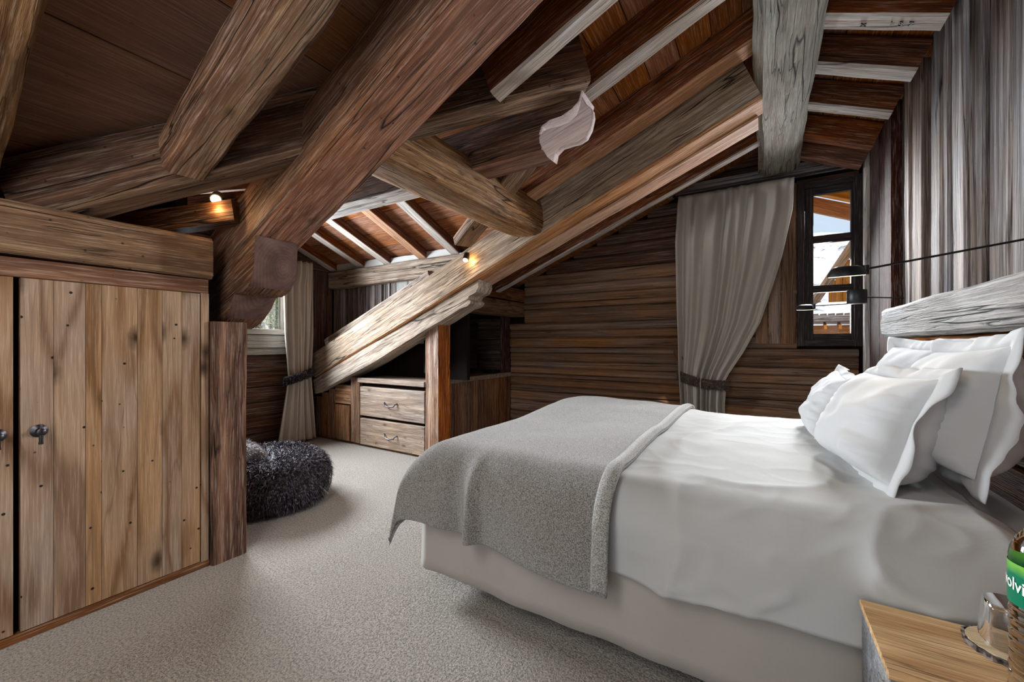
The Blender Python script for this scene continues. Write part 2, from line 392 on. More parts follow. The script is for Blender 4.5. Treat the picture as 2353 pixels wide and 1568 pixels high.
# ------------------------------------------------------------------ the setting
SL = .41
def zr(x, r0=2.97): return r0+SL*x
RX = .15
def roofz(x, up=0.0):   # underside of the roof boards
    return (3.17+SL*x if x < RX else 3.265-.43*x)+up
floor = grid('floor', lambda a, b: (-5.0+5.95*a, -1.6+6.5*b, noise.noise(Vector((a*9, b*9, 0)))*.003), 60, 60, 'carpet'); meta(floor, kind='structure')
fb = box('floor_slab', -5.05, 1.0, -1.65, 4.98, -.12, -.01, 'dark', parent=None); meta(fb, kind='structure'); fb.name = 'trim_1'

# back wall: horizontal log boards; a plain backing with an opening for the window, then the boards
wall_back = box('wall_back', -5.0, .33, 4.90, 4.96, 0, 1.55, 'dark'); meta(wall_back, kind='structure')
for a in ((-5.0, .33, 1.55, 2.3), (-2.6, .33, 2.3, 3.3), (.33, 1.0, 0, 1.18), (.33, 1.0, 2.75, 3.3), (.82, 1.0, 1.18, 2.75)):
    box('backing', a[0], a[1], 4.90, 4.96, a[2], a[3], 'dark', parent=wall_back)
zs = [0, .14, .27, .42, .55, .63, .74, .79, .88, .96, 1.075, 1.15, 1.28, 1.385, 1.48, 1.67, 1.74, 1.85, 1.98, 2.13, 2.29, 2.42, 2.53, 2.67, 2.80]
for i in range(len(zs)-1):
    z0, z1 = zs[i], zs[i+1]; zm = (z0+z1)/2
    xl = max(-2.98 if z1 < 1.6 else -2.75, (z0-3.12)/SL)
    xr = .33 if z1 > 1.19 else .80
    dpt = .05+R.uniform(-.012, .014)
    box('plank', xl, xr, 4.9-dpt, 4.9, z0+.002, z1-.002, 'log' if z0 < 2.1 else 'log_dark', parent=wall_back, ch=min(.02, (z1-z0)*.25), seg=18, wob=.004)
for z0, z1 in ((2.76, 2.80),):
    box('plank', .33, .80, 4.85, 4.9, z0, z1, 'log_dark', parent=wall_back)
for i, (z0, z1, d) in enumerate(((2.94, 3.04, .03), (3.04, 3.13, .045), (3.13, 3.25, .03))):
    box('plank', -.6, .80, 4.9-d, 4.9, z0+.003, z1-.003, 'log_dark', parent=wall_back, ch=.01)
# short posts of the wall beside the window
for i, (x0, x1) in enumerate(((-.02, .09), (.095, .20), (.205, .325))):
    box('plank', x0, x1, 4.835, 4.86, 1.20, 2.78, 'log', 'Z', wall_back, .006)

# right wall: vertical weathered planks above the headboard, a dark red casing beyond them
wall_right = box('wall_right', .90, .96, -1.6, 4.95, 0, 3.0, 'dark', 'Y'); meta(wall_right, kind='structure')
y = 3.80; k = 0; rw = random.Random(5)
while y > -1.5:
    wdt = rw.choice((.05, .08, .11, .14, .17, .20)) if y > 1.4 else rw.uniform(.16, .24)
    dep = rw.uniform(.03, .085)
    box('plank', .90-dep, .90, y-wdt, y-.004, 1.40, roofz(.86)+.02, 'grey_plank', 'Z', wall_right, .010, seg=12, wob=.005)
    y -= wdt; k += 1
z = .03
for hgt in (.17, .2, .15, .19, .2, .16, .16):
    box('plank', .83-rw.uniform(0, .012), .90, -1.5, 3.62, z, z+hgt-.004, 'orange_log', 'Y', wall_right, .014, seg=24, wob=.004); z += hgt
for (y0, y1, x) in ((3.80, 3.97, .80), (3.97, 4.28, .83), (4.28, 4.60, .83)):
    box('plank', x, .90, y0+.003, y1-.003, 0, 3.02, 'red_trim', 'Z', wall_right, .004)
box('plank', .80, .90, 4.62, 4.69, 0, 2.99, 'pale', 'Z', wall_right, .006)
box('plank', .83, .90, 4.69, 4.90, 0, 2.99, 'win', 'Z', wall_right, .004)

# dormer walls
wall_left = box('wall_left', -5.02, -4.97, 1.0, 4.96, 0, 1.37, 'dark', 'Y'); meta(wall_left, kind='structure')
box('backing', -3.55, -3.50, -1.62, 1.1, 0, 2.3, 'dark', 'Y', parent=wall_left)
for a in ((.3, 1.35, 1.37, 2.8), (2.80, 4.96, 1.37, 2.8), (1.35, 2.80, 2.15, 2.9)):
    box('backing', -5.02, -4.97, a[0], a[1], a[2], a[3], 'dark', 'Y', parent=wall_left)
for z0, z1 in ((0, .17), (.17, .36), (.36, .52), (.52, .70), (.70, .87), (.87, 1.07)):
    box('plank', -4.97, -4.90+R.uniform(-.01, .01), 1.1, 3.4, z0, z1-.004, 'log_dark', 'Y', wall_left, .012, seg=8, wob=.003)
for z0, z1 in ((2.15, 2.35), (2.35, 2.6)):
    box('plank', -4.97, -4.92, 1.1, 3.4, z0, z1-.004, 'log_dark', 'Y', wall_left, .012)
box('plank', -4.97, -4.91, 2.80, 3.4, 1.07, 2.15, 'log_dark', 'Z', wall_left)
box('plank', -4.97, -4.91, 1.1, 1.35, 1.07, 2.15, 'log_dark', 'Z', wall_left)
wl2 = box('wall_front_left', -5.0, -2.58, 1.02, 1.10, 0, 1.28, 'log_dark', 'X'); box('plank', -5.0, -2.98, 1.02, 1.08, 1.28, 2.4, 'dark', 'X', wl2); meta(wl2, kind='structure')
wl3 = box('wall_far_left', -5.0, -2.7, 3.50, 3.55, .8, 1.95, 'dark', 'X'); meta(wl3, kind='structure')
x = -5.0; rw = random.Random(3)
while x < -3.0:
    wdt = rw.choice((.05, .07, .10, .12)); 
    zb = min(1.9, 2.515+SL*(x+wdt)+.42)
    if x < -3.75: box('plank', x, x+wdt-.004, 3.50-rw.uniform(.015, .05), 3.50, zb, 1.95, 'grey_plank', 'Z', wl3, .008)
    x += wdt
x = -3.75
for wdt in (.2, .22, .2, .2):
    box('plank', x, x+wdt-.004, 3.46, 3.50, 1.2, 1.95, 'winpale', 'Z', wl3, .005); x += wdt
# wall behind the camera, with an opening added for the fill lamp
wf = box('wall_front', -4.9, -1.6, -1.62, -1.56, 0, 3.1, 'log_dark', 'X'); meta(wf, kind='structure')
box('backing', -1.6, .95, -1.62, -1.56, 2.4, 3.2, 'log_dark', 'X', wf); box('backing', .9, .96, -1.62, -1.56, 0, 3.0, 'log_dark', 'Z', wf)

# ceiling boards (grain along Y), each a part
ceiling = timber('ceiling', (-3.4, .3, roofz(-3.4)+.07), (-3.39, .3, roofz(-3.39)+.07), .2, .04, 'dark'); meta(ceiling, kind='structure')
# closing deck above the boards, as parts
def quad_deck(name, pts, mat, parent, t=.04):
    vs = [Vector(p) for p in pts]+[Vector(p)+Vector((0, 0, t)) for p in pts]; n = len(pts)
    fs = [tuple(range(n-1, -1, -1)), tuple(range(n, 2*n))]+[(i, (i+1) % n, (i+1) % n+n, i+n) for i in range(n)]
    return mesh(name, vs, fs, mat, parent, None, False)
def dz(x): return roofz(x)+.035
quad_deck('deck', [(RX, -1.65, dz(RX)), (RX, 4.96, dz(RX)), (-.82, 4.96, dz(-.82)), (-.82, -1.65, dz(-.82))], 'dark', ceiling)
quad_deck('deck', [(RX, -1.65, 3.20+.035), (1.0, -1.65, 3.265-.43+.035), (1.0, 4.96, 3.265-.43+.035), (RX, 4.96, 3.20+.035)], 'dark', ceiling)
def yv(x): return 2.0+.79*(x+.80)
def yf(x): return 2.2+.96*(-.80-x)
quad_deck('deck', [(-.82, -1.65, dz(-.82)), (-.82, 2.1, dz(-.82)), (-3.1, yv(-3.1)+.1, dz(-3.1)), (-3.5, -.1, dz(-3.5)), (-3.5, -1.65, dz(-3.5))], 'dark', ceiling)
quad_deck('deck', [(-.82, 2.1, dz(-.82)), (-.82, 4.96, dz(-.82)), (-5.0, 4.96, dz(-5.0)), (-5.0, 3.56, dz(-5.0)), (-2.15, 3.56, dz(-2.15))], 'dark', ceiling)
def slopeboard(x0, x1, y0, y1, mat, s=SL):
    a = (x0+x1)/2; zz = roofz(a)+.012+R.uniform(-.003, .003)
    L = (x1-x0)*math.sqrt(1+s*s)-.004
    up = Vector((-s, 0, 1)).normalized()
    timber('plank', (a, y0, zz), (a, y1, zz), L, .024, mat, up=up, ch=.003, parent=ceiling)
seams = [RX-.0, -.08, -.24, -.42, -.60, -.80, -1.0, -1.22, -1.45, -1.71, -2.07, -2.385, -2.71, -3.05, -3.4]
for i in range(len(seams)-1):
    x1, x0 = seams[i], seams[i+1]; a = (x0+x1)/2
    if a > -1.0:
        slopeboard(x0, x1, -1.55, 1.35, 'board'); slopeboard(x0, x1, 1.35, 4.88, 'board_orange')
    else:
        slopeboard(x0, x1, -1.55, yv(a)+.26, 'board')
        y0 = yf(a)-.15
        if y0 < 4.8: slopeboard(x0, x1, y0, 4.88, 'board_orange')
for i, (x0, x1) in enumerate(((RX, .30), (.30, .46), (.46, .67), (.67, .92))):
    slopeboard(x0, x1, -1.55, 1.6, 'board', -.43); slopeboard(x0, x1, 1.6, 4.88, 'board_orange', -.43)
# dormer roof
dormer = timber('ceiling_dormer', (-5.3, 2.1, 2.86), (-1.7, 2.1, 2.86), .3, .03, 'dark'); meta(dormer, kind='structure')
def dzr(y): return 2.29+SL*(3.35-y) if y > 2.1 else 2.29+SL*(y-.85)
ys = [2.1, 2.32, 2.55, 2.78, 3.02, 3.25, 3.5]
for i in range(6):
    a = (ys[i]+ys[i+1])/2; zz = dzr(a)
    timber('plank', (-5.3, a, zz), ((dzr(a)-3.17)/SL+.01, a, zz), (ys[i+1]-ys[i])*1.08-.004, .024, 'board_orange', up=(0, SL, 1), parent=dormer)
ys = [2.1, 1.85, 1.6, 1.35, 1.1, .85, .6, .35]
for i in range(7):
    a = (ys[i]+ys[i+1])/2; zz = dzr(a)
    timber('plank', (-5.3, a, zz), ((dzr(a)-3.17)/SL-.20, a, zz), .27, .024, 'board', up=(0, -SL, 1), parent=dormer)
quad_deck('deck', [(-5.4, 2.1, dzr(2.1)+.04), (-.96, 2.1, dzr(2.1)+.04), (-2.45, 3.6, dzr(3.6)+.04), (-5.4, 3.6, dzr(3.6)+.04)], 'dark', dormer)
quad_deck('deck', [(-5.4, 2.1, dzr(2.1)+.04), (-5.4, .3, dzr(.3)+.04), (-2.75, .3, dzr(.3)+.04), (-.96, 2.1, dzr(2.1)+.04)], 'dark', dormer)

# ------------------------------------------------------------------ windows
win = empty('window_1', (.575, 4.86, 1.18), None, None); meta(win, kind='structure')
def wframe(x0, x1, z0, z1, y0, y1, t, name='frame_bar'):
    box(name, x0, x0+t, y0, y1, z0, z1, 'win', 'Z', win); box(name, x1-t, x1, y0, y1, z0, z1, 'win', 'Z', win)
    box(name, x0+t, x1-t, y0, y1, z0, z0+t, 'win', 'X', win); box(name, x0+t, x1-t, y0, y1, z1-t, z1, 'win', 'X', win)
wframe(.33, .82, 1.175, 2.755, 4.80, 4.90, .06)
wframe(.39, .81, 1.225, 2.70, 4.83, 4.88, .07, 'sash')
box('muntin', .46, .745, 4.83, 4.875, 2.163, 2.235, 'win', 'X', win); box('muntin', .46, .745, 4.83, 4.875, 1.69, 1.757, 'win', 'X', win)
for z0, z1 in ((1.295, 1.69), (1.757, 2.163), (2.235, 2.63)):
    mesh('pane', [(.46, 4.853, z0), (.745, 4.853, z0), (.745, 4.853, z1), (.46, 4.853, z1), (.46, 4.857, z0), (.745, 4.857, z0), (.745, 4.857, z1), (.46, 4.857, z1)],
         [(0, 1, 2, 3), (7, 6, 5, 4), (0, 4, 5, 1), (1, 5, 6, 2), (2, 6, 7, 3), (3, 7, 4, 0)], 'pane', win, None, False)
win2 = empty('window_2', (-4.93, 2.1, 1.07), None, None); meta(win2, kind='structure')
for z0, z1, d in ((1.07, 1.15, .05), (1.152, 1.225, .065), (1.228, 1.30, .05), (1.305, 1.37, .075)):
    box('rail', -4.95, -4.95+d+.03, 1.35, 2.80, z0, z1, 'winpale', 'Y', win2)
box('stile', -4.95, -4.89, 2.70, 2.80, 1.37, 2.15, 'winpale', 'Z', win2); box('stile', -4.95, -4.89, 1.35, 1.45, 1.37, 2.15, 'winpale', 'Z', win2)
box('stile', -4.95, -4.89, 2.05, 2.12, 1.37, 2.15, 'winpale', 'Z', win2); box('rail', -4.95, -4.89, 1.45, 2.70, 2.08, 2.15, 'winpale', 'Y', win2)
for y0, y1 in ((1.45, 2.05), (2.12, 2.70)):
    mesh('pane', [(-4.92, y0, 1.37), (-4.92, y1, 1.37), (-4.92, y1, 2.08), (-4.92, y0, 2.08), (-4.924, y0, 1.37), (-4.924, y1, 1.37), (-4.924, y1, 2.08), (-4.924, y0, 2.08)],
         [(0, 1, 2, 3), (7, 6, 5, 4), (0, 4, 5, 1), (1, 5, 6, 2), (2, 6, 7, 3), (3, 7, 4, 0)], 'pane', win2, None, False)

# ------------------------------------------------------------------ roof timbers
def raf(name, x0, x1, y0, y1, r0, dep, mat, label, under=None, skew=0.0, seg=24, wob=.008, slope=SL, group=None, ch=.012, cat='rafter', zfun=None):
    """timber following the roof slope; y0..y1 its width, r0 the height of its underside at X=0, dep its vertical depth"""
    yc = (y0+y1)/2; z = lambda x: r0+slope*x+dep/2
    p0 = (x0, yc, z(x0)); p1 = (x1, yc+skew, z(x1))
    o = timber(name, p0, p1, y1-y0, dep*math.cos(math.atan(slope)), mat, seg=seg, wob=wob, ch=ch, under=under)
    return meta(o, label, cat, group)
# ridge
o = timber('ridge_beam', (.085, -1.5, 3.03), (.175, 4.82, 3.00), .33, .26, 'ridge', seg=70, wob=.016, ch=.05); meta(o, 'massive grey weathered ridge beam running overhead to the window wall', 'beam')
# the two trusses
def corbel(yA, yB, mats, label, dx=0):
    low = [(-4.74, .572), (-3.648, .99), (-2.891, 1.333), (-2.665, 1.424), (-2.42, 1.54), (-2.341, 1.556), (-2.305, 1.581), (-2.30, 1.60), (-2.336, 1.625), (-2.316, 1.655), (-2.239, 1.682), (-2.209, 1.726), (-2.209, 1.798)]
    top = [(-4.78, .745)]
    pr = [(a+dx, b+dx*SL) for a, b in low+top]
    o = prism('bolster', pr, yA, yB, mats, (-3.2+dx, (yA+yB)/2, 1.25+dx*SL), SL); return meta(o, label, 'beam')
raf('principal_rafter', -4.80, -.03, 3.05, 3.27, 2.709, .33, 'grey_beam', 'long greyed principal rafter rising from the drawers to the ridge, lamp on its face', under='orange_pale', skew=-.12, seg=90, wob=.010, ch=.015)
corbel(3.04, 3.27, ['grey_beam'], 'grey bolster with a carved end resting on the orange post')
raf('brace', -4.72, -2.95, 3.17, 3.30, 3.06, .13, 'grey_beam', 'thin grey plank beam lying on the back of the greyed principal rafter', seg=16, cat='beam')
raf('principal_rafter', -3.3, .0, 1.16, 1.44, 2.709, .33, 'beam_dark', 'huge brown principal rafter crossing closest overhead above the wardrobe end', under='beam_red', skew=-.14, seg=90, wob=.010, ch=.022)
# its bolster: a square end with a rounded foot and a cove below it
pr_ = [(-3.30, 1.305), (-2.76, 1.295), (-2.70, 1.31), (-2.62, 1.35), (-2.54, 1.41), (-2.49, 1.475), (-2.465, 1.48), (-2.43, 1.478), (-2.39, 1.487), (-2.34, 1.51), (-2.30, 1.55), (-2.275, 1.61), (-2.268, 1.775), (-3.34, 1.335)]
o = prism('bolster', pr_, 1.12, 1.35, ['beam_dark'], (-2.7, 1.27, 1.45), SL, capmat=1); meta(o, 'dark brown bolster with a rounded block end on the wardrobe post', 'beam')
# A2 doubles the far truss; then the common rafters
raf('rafter', -2.75, -.03, 3.12, 3.31, 2.69, .20, 'rafter', 'orange-brown rafter lying directly behind the lamp-bearing principal rafter', under='orange_pale', seg=36)
raf('rafter', -2.70, -.01, 4.00, 4.10, 2.90, .24, 'rafter', 'last brown rafter, just above the curtain and log wall', under='pale', seg=36)
raf('rafter', -1.60, .02, 2.72, 2.88, 2.97, .22, 'rafter', 'brown rafter with a pinkish underside above the carved beam end', under='orange_pale', seg=30)
raf('rafter', -1.00, .02, 2.17, 2.29, 2.97, .22, 'rafter', 'rafter with a white underside running into the pale carved beam end', under='pale', seg=26)
raf('rafter', -1.10, .02, 1.555, 1.645, 2.80, .22, 'rafter', 'rafter with a white underside landing on the brown valley beam', under='pale', seg=26)
raf('rafter', -2.17, .02, .685, .85, 2.80, .20, 'beam_dark', 'thick light-brown rafter left of the huge one, cut off above the wardrobe', under='beam', seg=50, wob=.014, ch=.02)
raf('rafter', -3.0, .02, .10, .31, 2.95, .24, 'beam', 'brown rafter with wavy grain at the upper left corner', under='beam', seg=50, wob=.014, ch=.02)
raf('rafter', -3.0, .02, -.75, -.55, 2.95, .22, 'beam', 'brown rafter behind the upper left corner one', seg=10)
for (y0, y1, lab, und) in ((2.68, 2.80, 'short right-hand rafter nearest the camera, carved marks on its white underside', 'pale'),
                      (3.11, 3.24, 'second short right-hand rafter, cream underside, between ridge and grey planks', 'pale'),
                      (3.60, 3.72, 'third short right-hand rafter, ragged cream underside, left of the grey planks', 'pale'),
                      (4.12, 4.24, 'dark short rafter above the small window, nearer one', 'rafter'),
                      (4.55, 4.66, 'dark short rafter tight against the window wall', 'rafter'),
                      (2.10, 2.22, 'short right-hand rafter at the upper right edge of view', 'pale')):
    raf('rafter', .10, .80, y0, y1, 3.065, .19, 'rafter', lab, under=und, slope=-.43, seg=12)
# valley beam, dormer ridge, purlin
def vz(x): return 2.85+SL*x
p0 = Vector((-2.80, .41, vz(-2.80)+.15)); p1 = Vector((-.80, 1.985, vz(-.80)+.15))
o = timber('valley_beam', p0, p1, .17, .29, 'beam_dark', seg=40, wob=.008, ch=.02, under='beam'); meta(o, 'brown valley beam passing behind the huge rafter from wardrobe to carved end', 'beam')
p0 = Vector((-2.90, 1.02, vz(-2.9)-.08)); p1 = Vector((-2.0, 1.12, 1.93))
o = timber('beam_stub', (-3.0, .76, 1.83), (-2.45, 1.12, 1.93), .10, .12, 'beam_dark', seg=8, wob=.006); meta(o, 'short dark beam stub beside the left spotlight', 'beam')
o = timber('valley_strut', (-2.16, 2.74, 2.03+.04), (-1.18, 2.27, 2.42+.04), .16, .08, 'beam', seg=12, wob=.005, under='beam'); meta(o, 'flat light-brown strut rising behind the round log purlin', 'beam')
# dormer ridge with an S-cut pale end
S = [(-1.02, 2.275), (-.985, 2.33), (-1.03, 2.375), (-1.02, 2.40), (-.93, 2.40), (-.86, 2.385), (-.775, 2.34), (-.73, 2.33)]
prof = [(-5.0, 2.28), (-1.02, 2.28), (-1.01, 2.33), (-1.035, 2.37), (-1.02, 2.41), (-.97, 2.43), (-.90, 2.43), (-.84, 2.45), (-.80, 2.48), (-.785, 2.53), (-5.0, 2.53)]
o = prism('dormer_ridge', prof, 2.0, 2.19, ['beam_dark', 'pale', 'beam_red', 'endgrain'], (-2.5, 2.1, 2.4), 0.0, ny=4); meta(o, 'horizontal brown dormer ridge beam, its pale end cut to an S curve', 'beam')
for p in o.data.polygons:
    n = p.normal; c = p.center
    if n.z < -.7 and c.x < 1.6: p.material_index = 1 if c.x < .65 else 2
    if c.x > 1.44 and abs(n.y) < .6 and n.z > -2: p.material_index = 3
# carved S-shaped end board, pale, fixed on the ridge's end
Sp = [(-0.77, 2.47), (-0.751, 2.429), (-0.716, 2.389), (-0.712, 2.352), (-0.726, 2.297), (-0.751, 2.256), (-0.789, 2.242), (-0.827, 2.243), (-0.887, 2.24), (-0.921, 2.215), (-0.931, 2.174), (-0.969, 2.208), (-0.997, 2.256), (-1.015, 2.295), (-1.017, 2.327), (-0.99, 2.352), (-0.948, 2.356), (-0.887, 2.351), (-0.834, 2.36), (-0.795, 2.382), (-0.779, 2.42)]
e_ = prism('carved_end', [(a, b) for a, b in Sp], 1.955, 2.0, ['endgrain'], (-.9, 1.98, 2.4), 0.3, parent=o, ny=2, wob=.001, bev=.004); e_['label'] = 'pale S-shaped sawn end'
# round log purlin
o = timber('log_purlin', (-1.66, 1.20, 2.245), (-1.66, 3.08, 2.245), .30, .29, 'beam', seg=50, wob=.013, round_=5); meta(o, 'thick rounded log purlin joining the two trusses', 'beam')
# plate and small rafters of the dormer
o = timber('wall_plate', (-5.2, 3.42, 2.045), (-2.55, 3.42, 2.045), .16, .215, 'grey_beam', seg=34, wob=.010, ch=.015); meta(o, 'pale split wall plate below the five small dormer rafters', 'beam')
for i, x in enumerate((-4.85, -4.30, -3.83, -3.25, -2.78)):
    y0, y1 = 3.42, 2.17
    z0, z1 = 2.16+.06, 2.16+.06+SL*(y0-y1)
    o = timber('dormer_rafter', (x, y0, z0), (x, y1, z1), .12, .12, 'rafter', seg=10, wob=.004, under='pale' if i != 3 else 'orange_pale')
    meta(o, ('first small dormer rafter, nearest the curtain', 'second small dormer rafter from the curtain', 'middle one of the five small dormer rafters', 'fourth small dormer rafter from the curtain', 'small dormer rafter farthest from the curtain, by the flat strut')[i], 'rafter', 'small dormer rafters')
for i, (x0, x1) in enumerate(((-4.79, -4.36), (-4.24, -3.89), (-3.77, -3.31), (-3.19, -2.84))):
    o = timber('infill', (x0, 3.44, 2.20), (x1, 3.44, 2.20), .10, .09, 'plaster', seg=6, wob=.015, parent=dormer)
for i, x in enumerate((-4.6, -3.9, -3.2)):
    o = timber('dormer_rafter', (x, .75, 2.19), (x, 2.03, 2.19+SL*1.28), .12, .12, 'rafter'); meta(o, ('hidden dormer rafter of the near slope by the dormer window', 'hidden dormer rafter in the middle of the near slope', 'hidden dormer rafter of the near slope over the beanbag')[i], 'rafter')
# wall beam above the curtain
o = timber('wall_beam', (-.95, 4.80, 2.885), (.80, 4.80, 2.885), .08, .12, 'grey_plank', seg=16, wob=.006, ch=.01); meta(o, 'thin grey wall beam above the curtain rod', 'beam')
# carved marks on the nearest right-hand rafter
def text(name, body, size, depth, mat, M4, parent=None, bend=None, label=None, shear=0, bold=0):
    cu = bpy.data.curves.new(name, 'FONT'); cu.body = body; cu.size = size; cu.extrude = depth; cu.align_x = 'CENTER'; cu.align_y = 'CENTER'; cu.shear = shear; cu.offset = bold; cu.resolution_u = 3
    t = bpy.data.objects.new(name+'_c', cu); C.objects.link(t); dg = bpy.context.evaluated_depsgraph_get(); me = bpy.data.meshes.new_from_object(t.evaluated_get(dg))
    bpy.data.objects.remove(t); vs = [v.co.copy() for v in me.vertices]; fs = [tuple(p.vertices) for p in me.polygons]
    if bend: vs = [Vector(bend(v)) for v in vs]
    return mesh(name, vs, fs, mat, parent, M4, False)

# ------------------------------------------------------------------ wardrobe
wd = empty('wardrobe', (-2.75, 0, 0), 'built-in wardrobe of pale knotty reclaimed planks under the eave', 'wardrobe')
box('body', -3.2, -2.575, -1.5, 1.0, .03, 1.46, 'dark', 'Y', wd)
box('base', -3.2, -2.53, -1.5, 1.015, 0, .037, 'baseboard', 'Y', wd)
def door(y0, y1, hy, widths, lab):
    d = box('door', -2.570, -2.548, y0, y1, .042, 1.465, 'panel', 'Z', wd); d['label'] = lab
    s = sum(widths); y = y0
    for wv in widths:
        wv = wv*(y1-y0)/s
        box('plank', -2.548, -2.528+R.uniform(-.001, .001), y+.0006, y+wv-.0006, .042, 1.465, 'door', 'Z', d, .0012); y += wv
    # latch handle: round rose, short spindle and a tapered drop lever
    rot = Matrix.Rotation(PI/2, 4, 'Y')
    prof = [(0, 0), (.024, 0), (.026, .004), (.018, .009), (.012, .012), (.009, .032), (.0105, .034), (.014, .040), (.013, .048), (.006, .052), (0, .052)]
    h = lathe('handle', prof, (-2.526, hy, .842), 'iron', d, 20, rot); h['label'] = 'dark iron turn latch'
    vs = []
    me = tube('lever', [(-2.488, hy, .872), (-2.486, hy, .85), (-2.486, hy, .835), (-2.487, hy, .805), (-2.490, hy, .792)], [.004, .0055, .007, .006, .0075], 'iron', None, 10)
    me.name = 'lever_tmp'
    # join the lever into the handle mesh
    off = len(h.data.vertices); hv = [v.co.copy() for v in h.data.vertices]+[WM[h.name].inverted() @ v.co for v in me.data.vertices]
    hf = [tuple(p.vertices) for p in h.data.polygons]+[tuple(i+off for i in p.vertices) for p in me.data.polygons]
    nm = bpy.data.meshes.new('handle'); nm.from_pydata([tuple(v) for v in hv], [], hf); nm.materials.append(W['iron'])
    for p in nm.polygons: p.use_smooth = True
    nm.set_sharp_from_angle(angle=math.radians(40)); h.data = nm; bpy.data.objects.remove(me)
door(.360, .972, .408, [.095, .10, .055, .13, .10, .085, .085], 'right wardrobe door with dark knots')
door(-.26, .342, .300, [.12, .09, .11, .1, .09, .1], 'left wardrobe door cut by the picture edge')
door(-.88, -.275, -.30, [.12, .09, .11, .1, .09, .1], 'wardrobe door out of view behind the camera')
box('stile', -2.57, -2.528, .977, 1.013, .037, 1.47, 'door', 'Z', wd)
box('top_rail', -2.60, -2.535, -1.5, 1.012, 1.468, 1.545, 'baseboard', 'Y', wd, .004)
o = timber('eave_beam', (-2.66, -1.5, 1.662), (-2.66, 1.03, 1.662), .26, .215, 'beam', seg=40, wob=.010, ch=.018); meta(o, 'light brown squared beam lying on top of the wardrobe', 'beam')
# near post
o = timber('post', (-2.60, 1.105, 0), (-2.60, 1.105, 1.32), .175, .20, 'post', up=(1, 0, 0), seg=26, wob=.007, ch=.012); meta(o, 'red-brown post at the right end of the wardrobe', 'post')
# far post: pale on the side towards the camera, orange on the side towards the bed
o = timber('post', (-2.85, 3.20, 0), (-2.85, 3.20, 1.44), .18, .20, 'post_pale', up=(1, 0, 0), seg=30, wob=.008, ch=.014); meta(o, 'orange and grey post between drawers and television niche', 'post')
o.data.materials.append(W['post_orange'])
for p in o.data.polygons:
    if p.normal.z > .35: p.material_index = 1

# ------------------------------------------------------------------ cabinet with drawers, niche, television
cb = empty('drawer_cabinet', (-3.48, 3.4, 0), 'corner cabinet of reclaimed boards with two drawers beside the orange post', 'cabinet')
box('body', -3.97, -2.985, 3.16, 4.84, .03, .735, 'dark', 'X', cb)
box('plinth', -4.85, -2.965, 3.15, 3.2, 0, .03, 'baseboard', 'X', cb)
box('top', -4.0, -2.955, 3.10, 4.84, .745, .80, 'drawer', 'X', cb, .006)
for z0, z1 in ((.362, .70), (.025, .330)):
    dr = box('drawer', -3.972, -2.963, 3.115, 3.16, z0, z1, 'drawer', 'X', cb, .005)
    zc = z0+(z1-z0)*.45; xc = -3.46
    t = tube('handle', [(xc-.10, 3.112, zc+.025), (xc-.085, 3.095, zc+.02), (xc-.07, 3.085, zc-.005), (xc, 3.08, zc-.016), (xc+.07, 3.085, zc-.005), (xc+.085, 3.095, zc+.02), (xc+.10, 3.112, zc+.025)], [.009, .007, .006, .007, .006, .007, .009], 'iron', dr)
    t['label'] = 'wrought iron bail handle'
box('stile', -4.05, -3.985, 3.115, 3.16, .03, .80, 'panel', 'Z', cb)
x = -4.85; wl = [.13, .14, .13]
for wv in wl: box('panel', x, x+wv-.003, 3.125, 3.16, .03, min(.9, .52+SL*(x+wv+4.74)), 'panel', 'Z', cb); x += wv
box('panel', -4.45, -4.16, 3.125, 3.16, .47, .70, 'panel', 'X', cb)
hd = box('hatch_door', -4.445, -4.165, 3.112, 3.16, .035, .455, 'panel', 'Z', cb); hd['label'] = 'small plank hatch door'
box('panel', -4.158, -4.055, 3.125, 3.16, .03, .80, 'panel', 'Z', cb)
y = 3.295
for wv in (.15, .16, .14, .18, .17, .20, .17, .22, .14):
    box('side_plank', -2.985, -2.958, y+.001, min(y+wv-.001, 4.835), .0, .742, 'panel', 'Z', cb, .003); y += wv
nb = empty('television_niche', (-3.4, 4.0, .8), 'dark open niche between the cabinet top and the double lintel', 'niche')
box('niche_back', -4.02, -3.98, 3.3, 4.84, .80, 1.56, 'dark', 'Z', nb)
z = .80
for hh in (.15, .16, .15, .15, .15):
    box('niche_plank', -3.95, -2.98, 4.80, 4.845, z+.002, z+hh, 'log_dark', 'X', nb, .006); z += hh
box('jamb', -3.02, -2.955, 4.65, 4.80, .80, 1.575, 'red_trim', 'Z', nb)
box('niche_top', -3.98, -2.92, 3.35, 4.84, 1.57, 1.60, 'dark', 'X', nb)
o = timber('lintel', (-2.86, 3.36, 1.665), (-2.86, 4.86, 1.665), .22, .185, 'beam', seg=14, wob=.006); meta(o, 'lower brown lintel timber directly above the television niche', 'beam', 'lintel timbers')
o = timber('lintel', (-2.86, 3.36, 1.852), (-2.86, 4.86, 1.852), .22, .165, 'beam_red', seg=14, wob=.008); meta(o, 'upper brown lintel timber, above the lower one over the niche', 'beam', 'lintel timbers')
tv = empty('television', (-3.2, 3.85, .80), 'black flat television in the dark niche', 'television')
box('frame', -3.22, -3.18, 3.38, 4.36, .87, 1.48, 'black', 'Y', tv, .006)
mesh('screen', [(-3.178, 3.40, .89), (-3.178, 4.34, .89), (-3.178, 4.34, 1.46), (-3.178, 3.40, 1.46)], [(0, 1, 2, 3)], 'screen', tv, None, False)
box('stand', -3.30, -3.10, 3.72, 4.02, .802, .815, 'black', 'Y', tv); box('neck', -3.22, -3.18, 3.82, 3.92, .812, .88, 'black', 'Z', tv)
